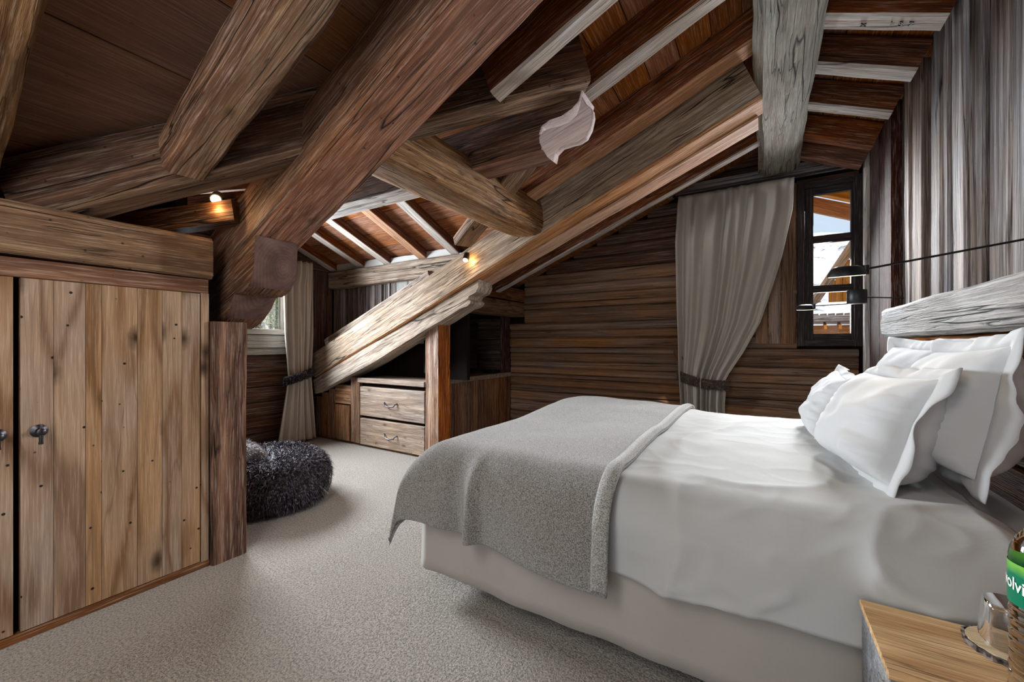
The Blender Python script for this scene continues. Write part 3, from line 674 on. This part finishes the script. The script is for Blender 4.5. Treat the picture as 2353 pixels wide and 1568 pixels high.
o = box('media_box', -3.12, -3.00, 4.42, 4.62, .803, .845, 'black', 'Y', ch=.006); meta(o, 'small black media box on the niche shelf right of the television', 'box')

# spotlights
def spot(loc, face, lab, aim):
    e = empty('spotlight', loc, lab, 'lamp', 'beam spotlights')
    L = Vector(loc); f = Vector(face).normalized(); a = (Vector(aim)).normalized()
    tube('mount', [L, L+f*.03], .012, 'black', e, 12)
    c = L+f*.05
    tube('housing', [c-a*.045, c-a*.035, c+a*.03, c+a*.035], [.018, .027, .030, .030], 'black', e, 16)
    b = c+a*.038
    tube('bulb', [b, b+a*.006], [.024, .018], 'emit', e, 16)
    li = light('spot_glow', 'SPOT', b+a*.02, b+a*1.0, 5, (1, .66, .32), spot_size=2.2, spot_blend=.9, shadow_soft_size=.02)
spot((-2.30, 3.02, 2.00), (0, -1, 0), 'lit black spotlight on the long greyed principal rafter', (.10, -.45, -.8))
spot((-2.53, 1.10, 2.00), (0, -1, 0), 'lit spotlight beside the huge brown rafter above the wardrobe beam', (.75, -.45, -.55))
light('spot_graze', 'POINT', (-2.24, 2.96, 1.95), (-2, 2, 0), 1.2, (1, .6, .25), shadow_soft_size=.02)
light('spot_graze', 'POINT', (-2.48, 1.03, 1.93), (-2, 2, 0), .9, (1, .62, .28), shadow_soft_size=.02)

# ------------------------------------------------------------------ curtains
def curtain(name, P, label, mat='curtain', nu=220, nv=70, loc=(0, 0, 0)):
    o = grid(name, P, nu, nv, mat, None, .003, loc); return meta(o, label, 'curtain')
def lerpk(ks, t):
    for i in range(len(ks)-1):
        if t <= ks[i+1][0]:
            a = (t-ks[i][0])/(ks[i+1][0]-ks[i][0]); a = a*a*(3-2*a) if False else a
            return ks[i][1]+(ks[i+1][1]-ks[i][1])*a
    return ks[-1][1]
# back curtain; v = 0 top .. 1 floor, heights 2.80 -> .03
rk = [(.03, .30), (.52, -.29), (.60, -.285), (.80, -.272), (1.415, .036), (1.112, -.113)]
RE = sorted([(0.03, -.255), (.55, -.285), (.70, -.272), (.796, -.289), (.90, -.24), (1.112, -.113), (1.415, .036), (1.75, .135), (2.041, .215), (2.489, .301), (2.80, .318)])
LE = sorted([(.03, -.70), (.515, -.707), (.80, -.715), (.9, -.725), (1.628, -.76), (2.295, -.774), (2.80, -.747)])
def backc(u, v):
    z = 2.80-2.77*v
    l, r = lerpk(LE, z), lerpk(RE, z)
    uu = u+.012*math.sin(u*17+1)+.008*math.sin(u*29)
    x = l+(r-l)*uu
    wdt = (r-l); amp = .018+.028*(1-min(1, wdt/1.07)) if z > .2 else .03
    head = min(1, max(0, (2.80-z)/.12))
    pleat = math.sin(uu*2*PI*11+1.3*math.sin(uu*7)+.5*math.sin(z*2.2+uu*3))*(.6+.5*math.sin(uu*11+2))
    pleat2 = math.sin(uu*2*PI*6+1.4+.5*math.sin(z*1.7))
    y = 4.71 - (amp*1.35*pleat+.034*pleat2*head)*(.55+.45*head) + .01*noise.noise(Vector((u*8, z*1.5, 3)))
    y -= .05*max(0, 1-abs(z-.8)/.5)
    return (x, y, z)
curtain('curtain', backc, 'long pleated oatmeal linen curtain tied back beside the small window', loc=(-.2, 4.7, 0))
def leftc(u, v):
    z = 2.19-2.16*v
    l = lerpk([(.03, 2.55), (.5, 2.62), (.80, 2.665), (1.3, 2.63), (1.9, 2.62), (2.0, 2.66), (2.19, 2.68)], z)
    r = lerpk([(.03, 3.02), (.80, 2.95), (1.3, 2.98), (2.19, 2.99)], z)
    y = l+(r-l)*u
    x = -4.70+.028*math.sin(u*2*PI*5+.6*math.sin(z*2))+.016*math.sin(u*2*PI*9+1)
    return (x, y, z)
curtain('curtain', leftc, 'oatmeal linen curtain with a dark fur tie in the dormer corner', nu=110, loc=(-4.7, 2.8, 0))
def band(name, f, n, lab, mat, hgt, loc, tag_):
    # f(t) -> centre; furry ring flattened
    rr = random.Random(9); base = grid(name, lambda a, b: Vector(f(a))+Vector((0, 0, hgt*(b-.5))), n, 4, mat, None, .012, loc)
    meta(base, lab, 'tieback')
    sm = []
    for i in range(4200):
        a = rr.random(); b = rr.random(); p = Vector(f(a)); q = Vector(f(min(1, a+.01)))-Vector(f(max(0, a-.01)))
        nn = q.cross(Vector((0, 0, 1))).normalized()
        if nn.dot(tag_) < 0: nn = -nn
        sm.append((p+Vector((0, 0, hgt*(b-.5)))+nn*.006, nn))
    fur('fur', sm, mat, base, .022, .0016, .35, loc, 3)
    return base
band('curtain_tieback', lambda t: (-.745+.49*t, 4.66-.06*math.sin(t*PI), .865-.09*t-.05*math.sin(t*PI)*.6), 24, 'brown fur tie-back around the long curtain by the bed', 'fur_brown', .10, (-.5, 4.6, .8), Vector((0, -1, 0)))
band('curtain_tieback', lambda t: (-4.655+.05*math.sin(t*PI), 2.60+.37*t, .76+.11*t), 20, 'dark brown fur tie-back around the dormer curtain', 'fur', .10, (-4.65, 2.8, .8), Vector((1, 0, 0)))
rod = empty('curtain_rod', (0, 4.72, 2.80), 'thin black iron curtain rod above the long curtain', 'rod')
tube('bar', [(-.80, 4.73, 2.815), (.79, 4.73, 2.815)], .009, 'black', rod, 10)
for x in (-.78, .775):
    box('bracket', x-.01, x+.01, 4.72, 4.86, 2.80, 2.83, 'black', 'Y', rod)
tube('finial', [(.785, 4.73, 2.815), (.798, 4.73, 2.815)], .018, 'black', rod, 12)
hb = timber('tieback_peg', (-.80, 4.86, 1.10), (-.72, 4.74, 1.0), .03, .12, 'log', ch=.006); meta(hb, 'small wooden peg on the log wall left of the long curtain', 'hook')

# ------------------------------------------------------------------ bed
bed = empty('bed', (-.3, 2.35, 0), 'wide upholstered double bed against the headboard wall', 'bed')
YC = 2.35; ZT = .705
box('base', -1.34, .74, 1.53, 3.22, .13, .42, 'black', 'X', bed, .02)
box('mattress', -1.40, .76, 1.45, 3.25, .40, .64, 'linen', 'X', bed, .06)
for x in (-1.0, .45):
    for y in (1.85, 2.9): box('leg', x-.04, x+.04, y-.04, y+.04, 0, .14, 'black', 'Z', bed)
def skirt(u, v):
    # around foot: from near head, along near side, foot, far side
    z = .50-.385*v; L1 = 2.12; L2 = 1.82; s = u*(2*L1+L2); fl = .006*v*math.sin(s*9)+.004*v*math.sin(s*23+2)
    zz = z+.006*math.sin(s*4.1)*v
    if s < L1: return (.74-s, 1.452-fl-.012*v, zz)
    if s < L1+L2: return (-1.385-fl-.012*v, 1.452+(s-L1)-.0, zz)
    return (-1.385+(s-L1-L2), 3.26+fl, zz)
sk = grid('valance', skirt, 240, 8, 'valance', bed, .004); sk['label'] = 'plain taupe-grey bed skirt'
box('headboard_beam', .72, .83, .2, 3.66, 1.245, 1.44, 'headboard', 'Y', None, .02)
hbm = bpy.data.objects['headboard_beam']; bpy.data.objects.remove(hbm)
o = timber('headboard_beam', (.775, .0, 1.343), (.775, 3.66, 1.343), .10, .195, 'headboard', seg=60, wob=.010, ch=.022); meta(o, 'silver-grey weathered headboard beam on the wall behind the pillows', 'headboard')

def fold(a, half, r):
    """arclength a from the middle -> (horizontal, drop)"""
    s = 1 if a >= 0 else -1; a = abs(a); fl = half-r
    if a < fl: return s*a, 0.0
    if a < fl+r*PI/2:
        t = (a-fl)/r; return s*(fl+r*math.sin(t)), r*(1-math.cos(t))
    return s*half, r+(a-fl-r*PI/2)
def ridged(v): return 1-abs(2*noise.noise(v))
def cloth(px, py, halfx_m=1.10, off=0.0, x0=-.38, folds=1.0, blanket=False):
    """px,py arclengths from bed centre"""
    hx = 1.005+off; hy = .955+off; r = .15+off
    if px > 0: X, dx = px, 0.0
    else: X, dx = fold(px, hx, r)
    Y, dy = fold(py, hy, r)
    drop = math.sqrt(dx*dx+dy*dy)
    m = min(dx, dy)*(.55 if blanket else 1)
    sgy = -1 if py < 0 else 1
    x = x0+X-m*.22; y = YC+Y+sgy*m*.22
    top = ZT+.035*math.exp(-((x+.95)/.55)**2)*math.exp(-((y-3.0)/.5)**2)*1.2
    top += .022*noise.noise(Vector((x*1.7, y*1.7, 2)))+.008*noise.noise(Vector((x*5, y*5, 7)))
    z = top+off-drop
    hang = min(1, dy/.25); hx_ = min(1, dx/.25)
    if not blanket:
        # wrinkles of the side hang and gentle ones of the top
        q = Vector((x*2.2+y*.8, y*2.0+z*3.4-x*1.1, 1.7))
        und = min(1, max(0, (x+.50)/.40))
        wv = (ridged(q)**3)*.05+(ridged(q*2.3+Vector((4, 1, 0)))**3)*.014
        y += sgy*(wv*und-.008*(1-und))*hang*folds; z += wv*(1-hang)*.18
        y += sgy*.020*hang*math.sin(x*3.1+.6)
    else:
        f = .016*math.sin(x*8.5+1.0)+.055*math.exp(-((x+1.03)/.030)**2)-.025*math.exp(-((x+1.12)/.05)**2)
        y += sgy*(f+.012)*min(1, dy/.30)
        x -= .022*math.sin(y*7)*hx_
    return x, y, z
def duvet(u, v):
    px = -1.09-.02+.0; 
    # x from head (+1.0) to foot; y near(-) to far(+)
    ax = 1.00-(1.00+1.005-.15+.236+.02)*u
    near = -(.805+.236+.148+.008*math.sin(ax*4+1)+.02*noise.noise(Vector((ax*3, 0, 5)))-(.12 if ax < -.13 else 0)); far = .805+.236+.15
    ay = near+(far-near)*v
    x, y, z = cloth(ax, ay)
    if u < .04: z -= (.04-u)/.04*.05
    return (x, y, z)
dv = grid('duvet', duvet, 230, 230, 'linen', None, .012, (-.3, 2.35, .7)); meta(dv, 'puffy white cotton duvet spread over the whole bed', 'duvet')
def blank(u, v):
    ax = -.055-(1.005-.15+.236+.215-.055)*u
    near = -(.805+.236+.265+(.0-.08*u)); near -= .0
    far = .805+.236+.20
    ay = near+(far-near)*v
    ax2 = ax+.05*(v-.2)*(1-u)
    x, y, z = cloth(ax2, ay, off=.026, blanket=True)
    return (x, y, z)
bk = grid('blanket', blank, 150, 260, 'blanket', None, .014, (-.9, 2.35, .72)); meta(bk, 'taupe grey wool blanket folded across the foot of the bed', 'blanket')
def bedge(u, v):
    ax = -.055+.004-.055*u
    near = -(.805+.236+.268); far = .805+.236+.20; ay = near+(far-near)*v
    x, y, z = cloth(ax+.05*(v-.2), ay, off=.026+.012+.008*math.sin(u*PI), blanket=True); return (x, y, z)
be = grid('hem', bedge, 6, 220, 'blanket_edge', bk, .010, (-.4, 2.35, .72)); be['label'] = 'paler folded hem'

# pillows
def pillow(name, cen, ry, rz, w_, h_, t_, fl, lab, seed, roll=0, sag=0.0, group=None):
    """local: X width, Y height, Z = face normal"""
    rr = random.Random(seed); M4 = Matrix.Translation(cen) @ Matrix.Rotation(rz, 4, 'Z') @ Matrix.Rotation(ry, 4, 'X') @ Matrix.Rotation(roll, 4, 'Z')
    nx, ny = 56, 44
    def surf(a, b, side):
        x = (a*2-1); y = (b*2-1)
        f = max(0, (1-abs(x)**3.2))**.55*max(0, (1-abs(y)**3.2))**.55
        pin = 1-.10*(1-abs(x))*0-.06*(abs(y)**2)*(1-abs(x)**2)*0
        X = x*w_/2*(1-.07*(1-y*y)*abs(x)**3*0 - .05*(1-abs(y)**2)*(abs(x)**6)); Y = y*h_/2*(1-.05*(1-abs(x)**2)*(abs(y)**6))
        ed = max(abs(x), abs(y)); wr = noise.noise(Vector((x*2+seed, y*9 if abs(x) > abs(y) else y*2, seed*.7)))*.040*ed**3*f + noise.noise(Vector((x*2.4+seed*3, y*2.4, 4)))*.022*f
        bul = t_/2*f*(1-.18*y+sag*0)+wr
        return (X, Y-(.02*f if side > 0 else 0), side*bul)
    vs = []; fs = []; N = (nx+1)*(ny+1)
    for side in (1, -1):
        for i in range(nx+1):
            for j in range(ny+1): vs.append(surf(i/nx, j/ny, side))
    for s in (0, 1):
        for i in range(nx):
            for j in range(ny):
                a = s*N+i*(ny+1)+j; q = (a, a+ny+1, a+ny+2, a+1); fs.append(q if s == 0 else q[::-1])
    o = mesh(name, vs, fs, 'pillow', None, M4, True, None); meta(o, lab, 'pillow', group)
    if fl:
        # flat flange around the seam, wavy
        K = 160; P = []
        def edge(t):
            t = t % 1; per = [w_, h_, w_, h_]; T = sum(per); d = t*T
            if d < per[0]: return (-w_/2+d, -h_/2), (0, -1)
            d -= per[0]
            if d < per[1]: return (w_/2, -h_/2+d), (1, 0)
            d -= per[1]
            if d < per[2]: return (w_/2-d, h_/2), (0, 1)
            d -= per[2]; return (-w_/2, h_/2-d), (-1, 0)
        vs = []; fs = []
        for i in range(K):
            (x, y), n = edge(i/K)
            cxn = max(-1, min(1, x/(w_/2))); cyn = max(-1, min(1, y/(h_/2)))
            # outward scaling keeps the corners square
            for k, s in enumerate((0, .35, .7, 1)):
                ox = cxn*fl*s if abs(cxn) > .999 else x*0+ (x/(w_/2))*fl*s*abs(cxn)**8
                oy = cyn*fl*s if abs(cyn) > .999 else (y/(h_/2))*fl*s*abs(cyn)**8
                wv = .060*s*noise.noise(Vector((x*5+seed, y*5, seed*2)))+.020*s*noise.noise(Vector((x*17+seed, y*17, 1)))-.02*s*s
                inn = .97 if s == 0 else 1
                vs.append((x*inn*(1-.05*(1-abs(cyn)**2)*(abs(cxn) > .999))+ox, y*inn*(1-.05*(1-abs(cxn)**2)*(abs(cyn) > .999))+oy, wv))
        for i in range(K):
            j = (i+1) % K
            for k in range(3): fs.append((i*4+k, j*4+k, j*4+k+1, i*4+k+1))
        f_ = mesh('flange', vs, fs, 'pillow', o, M4, True, None); s_ = f_.modifiers.new('t', 'SOLIDIFY'); s_.thickness = .003
    return o
# normal faces the foot of the bed (-X) and leans back
TZ = -PI/2
pillow('pillow', (.60, 2.07, .975), PI/2-.20, TZ, .60, .42, .26, .05, 'large near pillow standing against the headboard, big flange corner', 1, roll=.05)
pillow('pillow', (.64, 2.80, .975), PI/2-.16, TZ, .66, .42, .20, .045, 'far pillow standing against the headboard near the window', 2, roll=-.03)
pillow('pillow', (.39, 2.08, .90), PI/2-.34, TZ+.12, .62, .38, .26, .045, 'near front white pillow leaning on the large one', 3, roll=.03)
pillow('pillow', (.33, 2.80, .88), PI/2-.38, TZ-.05, .50, .33, .17, .03, 'far front white pillow nearest the log wall', 4, roll=-.05)
pillow('pillow', (.69, 2.42, 1.0), PI/2-.08, TZ, .55, .40, .12, .03, 'grey-shadowed pillow pressed flat behind the two standing ones', 5)

# ------------------------------------------------------------------ reading lamps
def rlamp(c, wallp, lab, fl=1):
    e = empty('reading_lamp', c, lab, 'lamp', 'reading lamps')
    c = Vector(c)
    n = Vector((-c.x, -c.y, 0)).normalized(); rt = Matrix.Rotation(math.radians(7.5), 4, n.cross(Vector((0, 0, -1))))
    lathe('shade', [(.0, .020), (.030, .020), (.046, .013), (.056, -.006), (.059, -.016), (.055, -.016), (.0, -.010)], c, 'black', e, 28, rt)
    lathe('diffuser', [(.0, -.0165), (.054, -.0165), (.054, -.0185), (.0, -.0185)], c, 'led', e, 28, rt)
    light('reading_glow', 'SPOT', c+Vector((0, 0, -.03)), c+Vector((.12, 0, -1)), 2.2, (1, .78, .5), spot_size=3.0, spot_blend=1.0, shadow_soft_size=.05)
    a = (Vector(wallp)-c); s = c+Vector((a.x, a.y, 0)).normalized()*.058
    tube('joint', [s+Vector((0, 0, -.014)), s+Vector((0, 0, .020))], .011, 'black', e, 12)
    tube('arm', [s+Vector((0, 0, .006)), Vector(wallp)], .0038, 'black', e, 8)
    if fl: tube('wall_mount', [Vector(wallp), Vector(wallp)+Vector((.10, 0, 0))], .02, 'black', e, 14)
    return e
rlamp((.283, 1.93, 1.468), (.79, 2.06, 1.555), 'near black disc reading lamp in front of the window, long arm to the right')
e2 = rlamp((.303, 3.70, 1.470), (.54, 3.54, 1.472), 'far black reading lamp low in front of the dark window frame', 0)
tube('cylinder_head', [(.570, 3.52, 1.468), (.570, 3.52, 1.473), (.570, 3.52, 1.555), (.570, 3.52, 1.56)], [.050, .054, .054, .050], 'black', e2, 24)

tube('bracket', [(.60, 3.52, 1.51), (.82, 3.60, 1.50)], .004, 'black', e2, 8)

# ------------------------------------------------------------------ nightstand and its things
ns = empty('nightstand', (.47, 1.2, 0), 'solid sawn oak log nightstand with cracked top', 'nightstand')
tp = timber('top', (.222, 1.205, .542), (.80, 1.205, .542), .27, .016, 'table', ch=.003, seg=10, wob=.0015, parent=ns)
timber('block', (.226, 1.205, .267), (.80, 1.205, .267), .262, .534, 'table_side', ch=.01, seg=10, wob=.003, parent=ns)
cs = lathe('coaster', [(0, 0), (.062, 0), (.0632, .004), (.0632, .010), (.062, .012), (0, .012)], (.452, 1.268, .5515), 'table', None, 40); meta(cs, 'round log-slice coaster with dark bark under the tumbler', 'coaster')
rk_ = []
vs = []; fs = []
for i in range(48):
    t = 2*PI*i/48; r = .067+.0022*math.sin(i*2.3)+.0015*math.sin(i*5.1)
    for z in (0, .011): vs.append((.9985*r*math.cos(t), r*math.sin(t), z)); vs.append(((r-.0035)*math.cos(t), (r-.0035)*math.sin(t), z+.0004))
for i in range(48):
    j = (i+1) % 48; a, b = i*4, j*4
    fs += [(a, b, b+2, a+2), (a+2, b+2, b+3, a+3), (a+1, a, b, b+1)]
W['slice'] = wood('pale_slice_wood', (236, 214, 176), (190, 150, 104), (226, 206, 170), .3, 30, .3, .3, .0, .1, .3, .02)
cs.data.materials[0] = W['slice']
W['bark'] = furmat('tree_bark', (40, 34, 32), (96, 88, 84), (150, 140, 132), 120)
bk_ = mesh('bark', vs, fs, 'bark', cs, Matrix.Translation((.452, 1.268, .5517)), True, 30); bk_['label'] = 'dark bark rim'
gl = lathe('tumbler', [(0, .090), (.036, .090), (.039, .087), (.0405, .070), (.0425, .050), (.044, .02), (.045, .001), (.043, .001), (.042, .02), (.0405, .05), (.038, .076), (.035, .080), (0, .080)], (.452, 1.268, .5645), 'glass', None, 48); meta(gl, 'clear glass tumbler standing upside down on the coaster', 'glass')
bt = empty('water_bottle', (.437, 1.105, .551), 'clear plastic water bottle with a green label at the right edge', 'bottle')
prof = [(0, .004), (.02, .002), (.034, 0), (.041, .006), (.043, .018)]
for i in range(9): prof += [(.043, .022+i*.020), (.0412, .030+i*.020), (.0412, .034+i*.020), (.043, .042+i*.020)]
prof += [(.043, .215), (.0425, .25), (.043, .262), (.041, .275), (.034, .295), (.022, .315), (.015, .325), (.0135, .335), (.0135, .350)]
lathe('body', prof, (.437, 1.105, .552), 'bottle', bt, 40)
lathe('cap', [(0, .352), (.0145, .352), (.0155, .35), (.0155, .334), (.0148, .333)], (.437, 1.105, .552), plain('green_cap', (30, 120, 80)), bt, 24)
def label_mat():
    M = NT('green_printed_label'); tc = M.n('ShaderNodeTexCoord'); s = M.n('ShaderNodeSeparateXYZ'); M.l(tc.outputs['Object'], s.inputs[0])
    n = M.noise(tc.outputs['Object'], 22, 2, .5)
    c = M.mix(M.ramp(M.math('ADD', s.outputs[2], M.math('MULTIPLY', n, .03)), .245, .262), lin((0, 120, 84)), lin((120, 190, 70)))
    M.l(c, M.b.inputs['Base Color']); M.rough(.35, .4); return M.m
W['label'] = label_mat()
lathe('label', [(.0437, .178), (.0437, .252)], (.437, 1.105, .552), 'label', bt, 48)
W['white'] = plain('white_print', (240, 244, 240), .5)
bang = math.atan2(-1.105, -.437)+math.radians(-50)
def bend(v, r=.0445, sl=-.12):
    t = bang + v.x*.72/r
    return (r*math.cos(t), r*math.sin(t), v.y+sl*v.x*1.0+.214) if v.z < .0001 else ((r+.0004)*math.cos(t), (r+.0004)*math.sin(t), v.y+sl*v.x+.214)
text('lettering', 'volvic', .032, .0003, 'white', Matrix.Translation((.437, 1.105, .552)), bt, bend, bold=.0004)

# ------------------------------------------------------------------ fur beanbag and cushion
BL = Vector((-3.20, 1.65, 0))
bb = empty('beanbag', BL, 'dark shaggy fur beanbag on the carpet in the dormer', 'beanbag')
def bagp(u, v):
    t = 2*PI*u; ph = PI*v  # v 0 top
    r = math.sin(ph)**.62*.44*(1+.04*math.sin(3*t+1)); z = .195+.195*math.copysign(abs(math.cos(ph))**.75, math.cos(ph))
    z -= .09*math.exp(-(r/.22)**2) if ph < PI/2 else 0
    r *= 1+.03*noise.noise(Vector((math.cos(t)*2, math.sin(t)*2, ph)))
    return BL+Vector((r*math.cos(t), r*math.sin(t)*.98, max(.004, z)))
def cm(name, P, mat, parent, loc, label=None):
    o = grid(name, P, 48, 28, mat, parent, 0, loc)
    if label: o['label'] = label
    return o
cm('cover', bagp, 'fur', bb, BL)
rr = random.Random(21); sm = []
for i in range(26000):
    u, v = rr.random(), rr.random()**.8*.93+.02
    p = Vector(bagp(u, v)); a = Vector(bagp(u+.01, v))-p; b = Vector(bagp(u, min(1, v+.01)))-p; n = b.cross(a)
    if n.length < 1e-9: continue
    n.normalize()
    if n.dot(p-(BL+Vector((0, 0, .2)))) < 0: n = -n
    sm.append((p, n))
fur('fur', sm, 'fur', bb, .060, .0022, .5, BL, 5)
tube('piping', [BL+Vector((.47*math.cos(a), .46*math.sin(a), .05+.33*abs(math.sin((a-.6)*1.2)))) for a in [.35+.05*i for i in range(14)]], .006, 'blanket_edge', bb)
CL = Vector((-3.30, 1.45, .41))
ch_ = empty('fur_cushion', CL-Vector((0, 0, .1)), 'pale grey fur cushion lying on the beanbag by the post', 'cushion')
def cup(u, v):
    t = 2*PI*u; ph = PI*v; k = (abs(math.cos(t))**3+abs(math.sin(t))**3)**(-1/3); r = .20*math.sin(ph)**.7*k
    return CL+Vector((r*math.cos(t), r*math.sin(t), .075*math.cos(ph)+.25*r*math.cos(t+2)))
cm('cover', cup, 'fur_pale', ch_, CL)
sm = []
for i in range(7000):
    u, v = rr.random(), rr.random()*.96+.02; p = Vector(cup(u, v)); n = (p-CL); n.z *= 3; sm.append((p, n.normalized()))
fur('fur', sm, 'fur_pale', ch_, .04, .0018, .3, CL, 6)

# marks cut into the nearest right-hand rafter's underside
def under_m(x, y, rot=0):
    z = 3.065-.43*x-.004
    return Matrix.Translation((x, y, z)) @ Matrix.Rotation(math.atan(.43), 4, 'Y') @ Matrix.Rotation(PI, 4, 'X')
rf = [o for o in bpy.data.objects if o.get('label', '').startswith('short right-hand rafter nearest')][0]
t1 = text('carved_mark', 'x', .05, .003, 'black', under_m(.47, 2.74), rf)
for k, ch in enumerate('137'): text('carved_mark', ch, .045, .003, 'black', under_m(.575+.036*k, 2.735), rf)

# ------------------------------------------------------------------ outside
oh = empty('eave', (.5, 5.4, 3.0), 'sunlit orange timber eave seen through the top of the small window', 'eave')
for i in range(6):
    x0 = -.3+i*.27
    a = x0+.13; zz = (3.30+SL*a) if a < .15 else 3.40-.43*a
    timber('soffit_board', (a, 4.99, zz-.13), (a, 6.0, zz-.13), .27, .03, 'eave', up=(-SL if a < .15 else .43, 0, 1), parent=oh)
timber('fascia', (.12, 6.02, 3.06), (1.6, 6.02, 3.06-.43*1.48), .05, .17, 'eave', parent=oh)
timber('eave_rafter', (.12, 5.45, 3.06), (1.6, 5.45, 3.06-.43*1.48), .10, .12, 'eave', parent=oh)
def snowmat():
    M = NT('snow_and_rock'); g = M.n('ShaderNodeNewGeometry'); P = g.outputs['Position']
    n = M.noise(P, .06, 7, .65, dist=.6); c = M.mix(M.ramp(n, .53, .60), lin((244, 246, 250)), lin((120, 118, 122)))
    M.l(c, M.b.inputs['Base Color']); M.rough(.9, .1); return M.m
W['snowrock'] = snowmat(); W['snow'] = plain('snow', (240, 243, 248), .9, 0, .1)
def mount(u, v):
    x = -260+620*u; y = 160+340*v
    rdg = 52+70*v+34*noise.fractal(Vector((x*.012, y*.012, 0)), .9, 2, 6)-.06*abs(x-20)
    return (x, y, -10+max(0, .84*rdg*min(1, v*1.6+.1)))
mt = grid('mountain', mount, 90, 60, 'snowrock', None, 0, (0, 300, 0)); meta(mt, 'snow covered mountain with grey rock seen through the small window', 'mountain')
sn = grid('snowfield', lambda a, b: (-90+180*a, 6.3+150*b, -3+noise.noise(Vector((a*6, b*6, 0)))*.6), 30, 30, 'snow', None, 0, (0, 6.3, -3)); meta(sn, 'snowy ground beyond the house below the small window', 'ground', kind='structure')
c1 = empty('chalet', (2.2, 14, -3), 'low chalet roof with stones and log brackets at the bottom of the small window', 'house')
timber('roof', (-1.0, 14.2, 1.84), (5.0, 14.2, 1.84), 2.0, .16, 'grey_plank', parent=c1, seg=12, wob=.03)
for i in range(14):
    t = timber('roof_stone', (.4+i*.17, 13.4, 1.95), (.53+i*.17, 13.4, 1.96), .14, .07, 'grey_plank', parent=c1, ch=.02)
for i in range(10): timber('bracket', (.9+i*.30, 13.1, 1.62), (1.0+i*.30, 14.2, 1.76), .06, .10, 'eave', parent=c1)
box('wall', -.8, 4.8, 13.8, 14.0, -3, 1.7, 'eave', 'X', c1)
c2 = empty('chalet', (2.5, 9.5, -3), 'neighbouring chalet gable with steep brown roof behind the reading lamps', 'house')
timber('roof', (.90, 9.5, 1.97), (1.70, 9.5, 3.40), 1.2, .10, 'beam', parent=c2, up=(0, 0, 1)); timber('roof', (1.70, 9.5, 3.40), (3.4, 9.5, 1.97), 1.2, .10, 'beam', parent=c2)
for i in range(12):
    x = 1.10+i*.10; zt = min(2.25+(x-1.05)*1.75, 3.2)
    if zt > 2.0: box('wall_board', x, x+.094, 9.2, 9.25, 1.95, zt, 'eave', 'Z', c2)
# snowy hillside and firs outside the dormer window
hs = grid('snow_slope', lambda a, b: (-12-20*b, -14+34*a, -1.5+7*b+.8*noise.noise(Vector((a*9, b*9, 2)))), 30, 30, 'snowrock', None, 0, (-12, 0, 0)); meta(hs, 'snowy slope outside the dormer window', 'slope')
W['fir'] = furmat('fir_needles', (70, 84, 30), (150, 150, 50), (225, 225, 220), 6)
for k, (x, y) in enumerate(((-9.0, 4.5), (-12.5, 6.6), (-9.6, 7.4), (-13.0, 3.6))):
    tr = empty('fir_tree', (x, y, -3), ('yellow-green fir outside the dormer window, nearest', 'fir outside the dormer window, middle', 'fir outside the dormer window, farthest right', 'fir just behind the nearest outside the dormer window')[k], 'tree')
    tube('trunk', [(x, y, -3), (x, y, 3.6)], [.12, .03], 'beam_dark', tr)
    sm = []
    for i in range(2200):
        h = rr.random(); a = rr.random()*2*PI; r = (1-h)*1.2*rr.random()**.5
        sm.append(((x+r*math.cos(a), y+r*math.sin(a), -1.2+5*h), (math.cos(a), math.sin(a), -.3)))
    f_ = fur('foliage', sm, 'fir', tr, .26, .022, .1, (x, y, -3), k)

# labels for the setting are not needed; keep the names tidy
for o in bpy.data.objects:
    if o.parent is None and o.type == 'MESH' and not o.get('kind') and not o.get('label'): print('UNLABELLED', o.name)
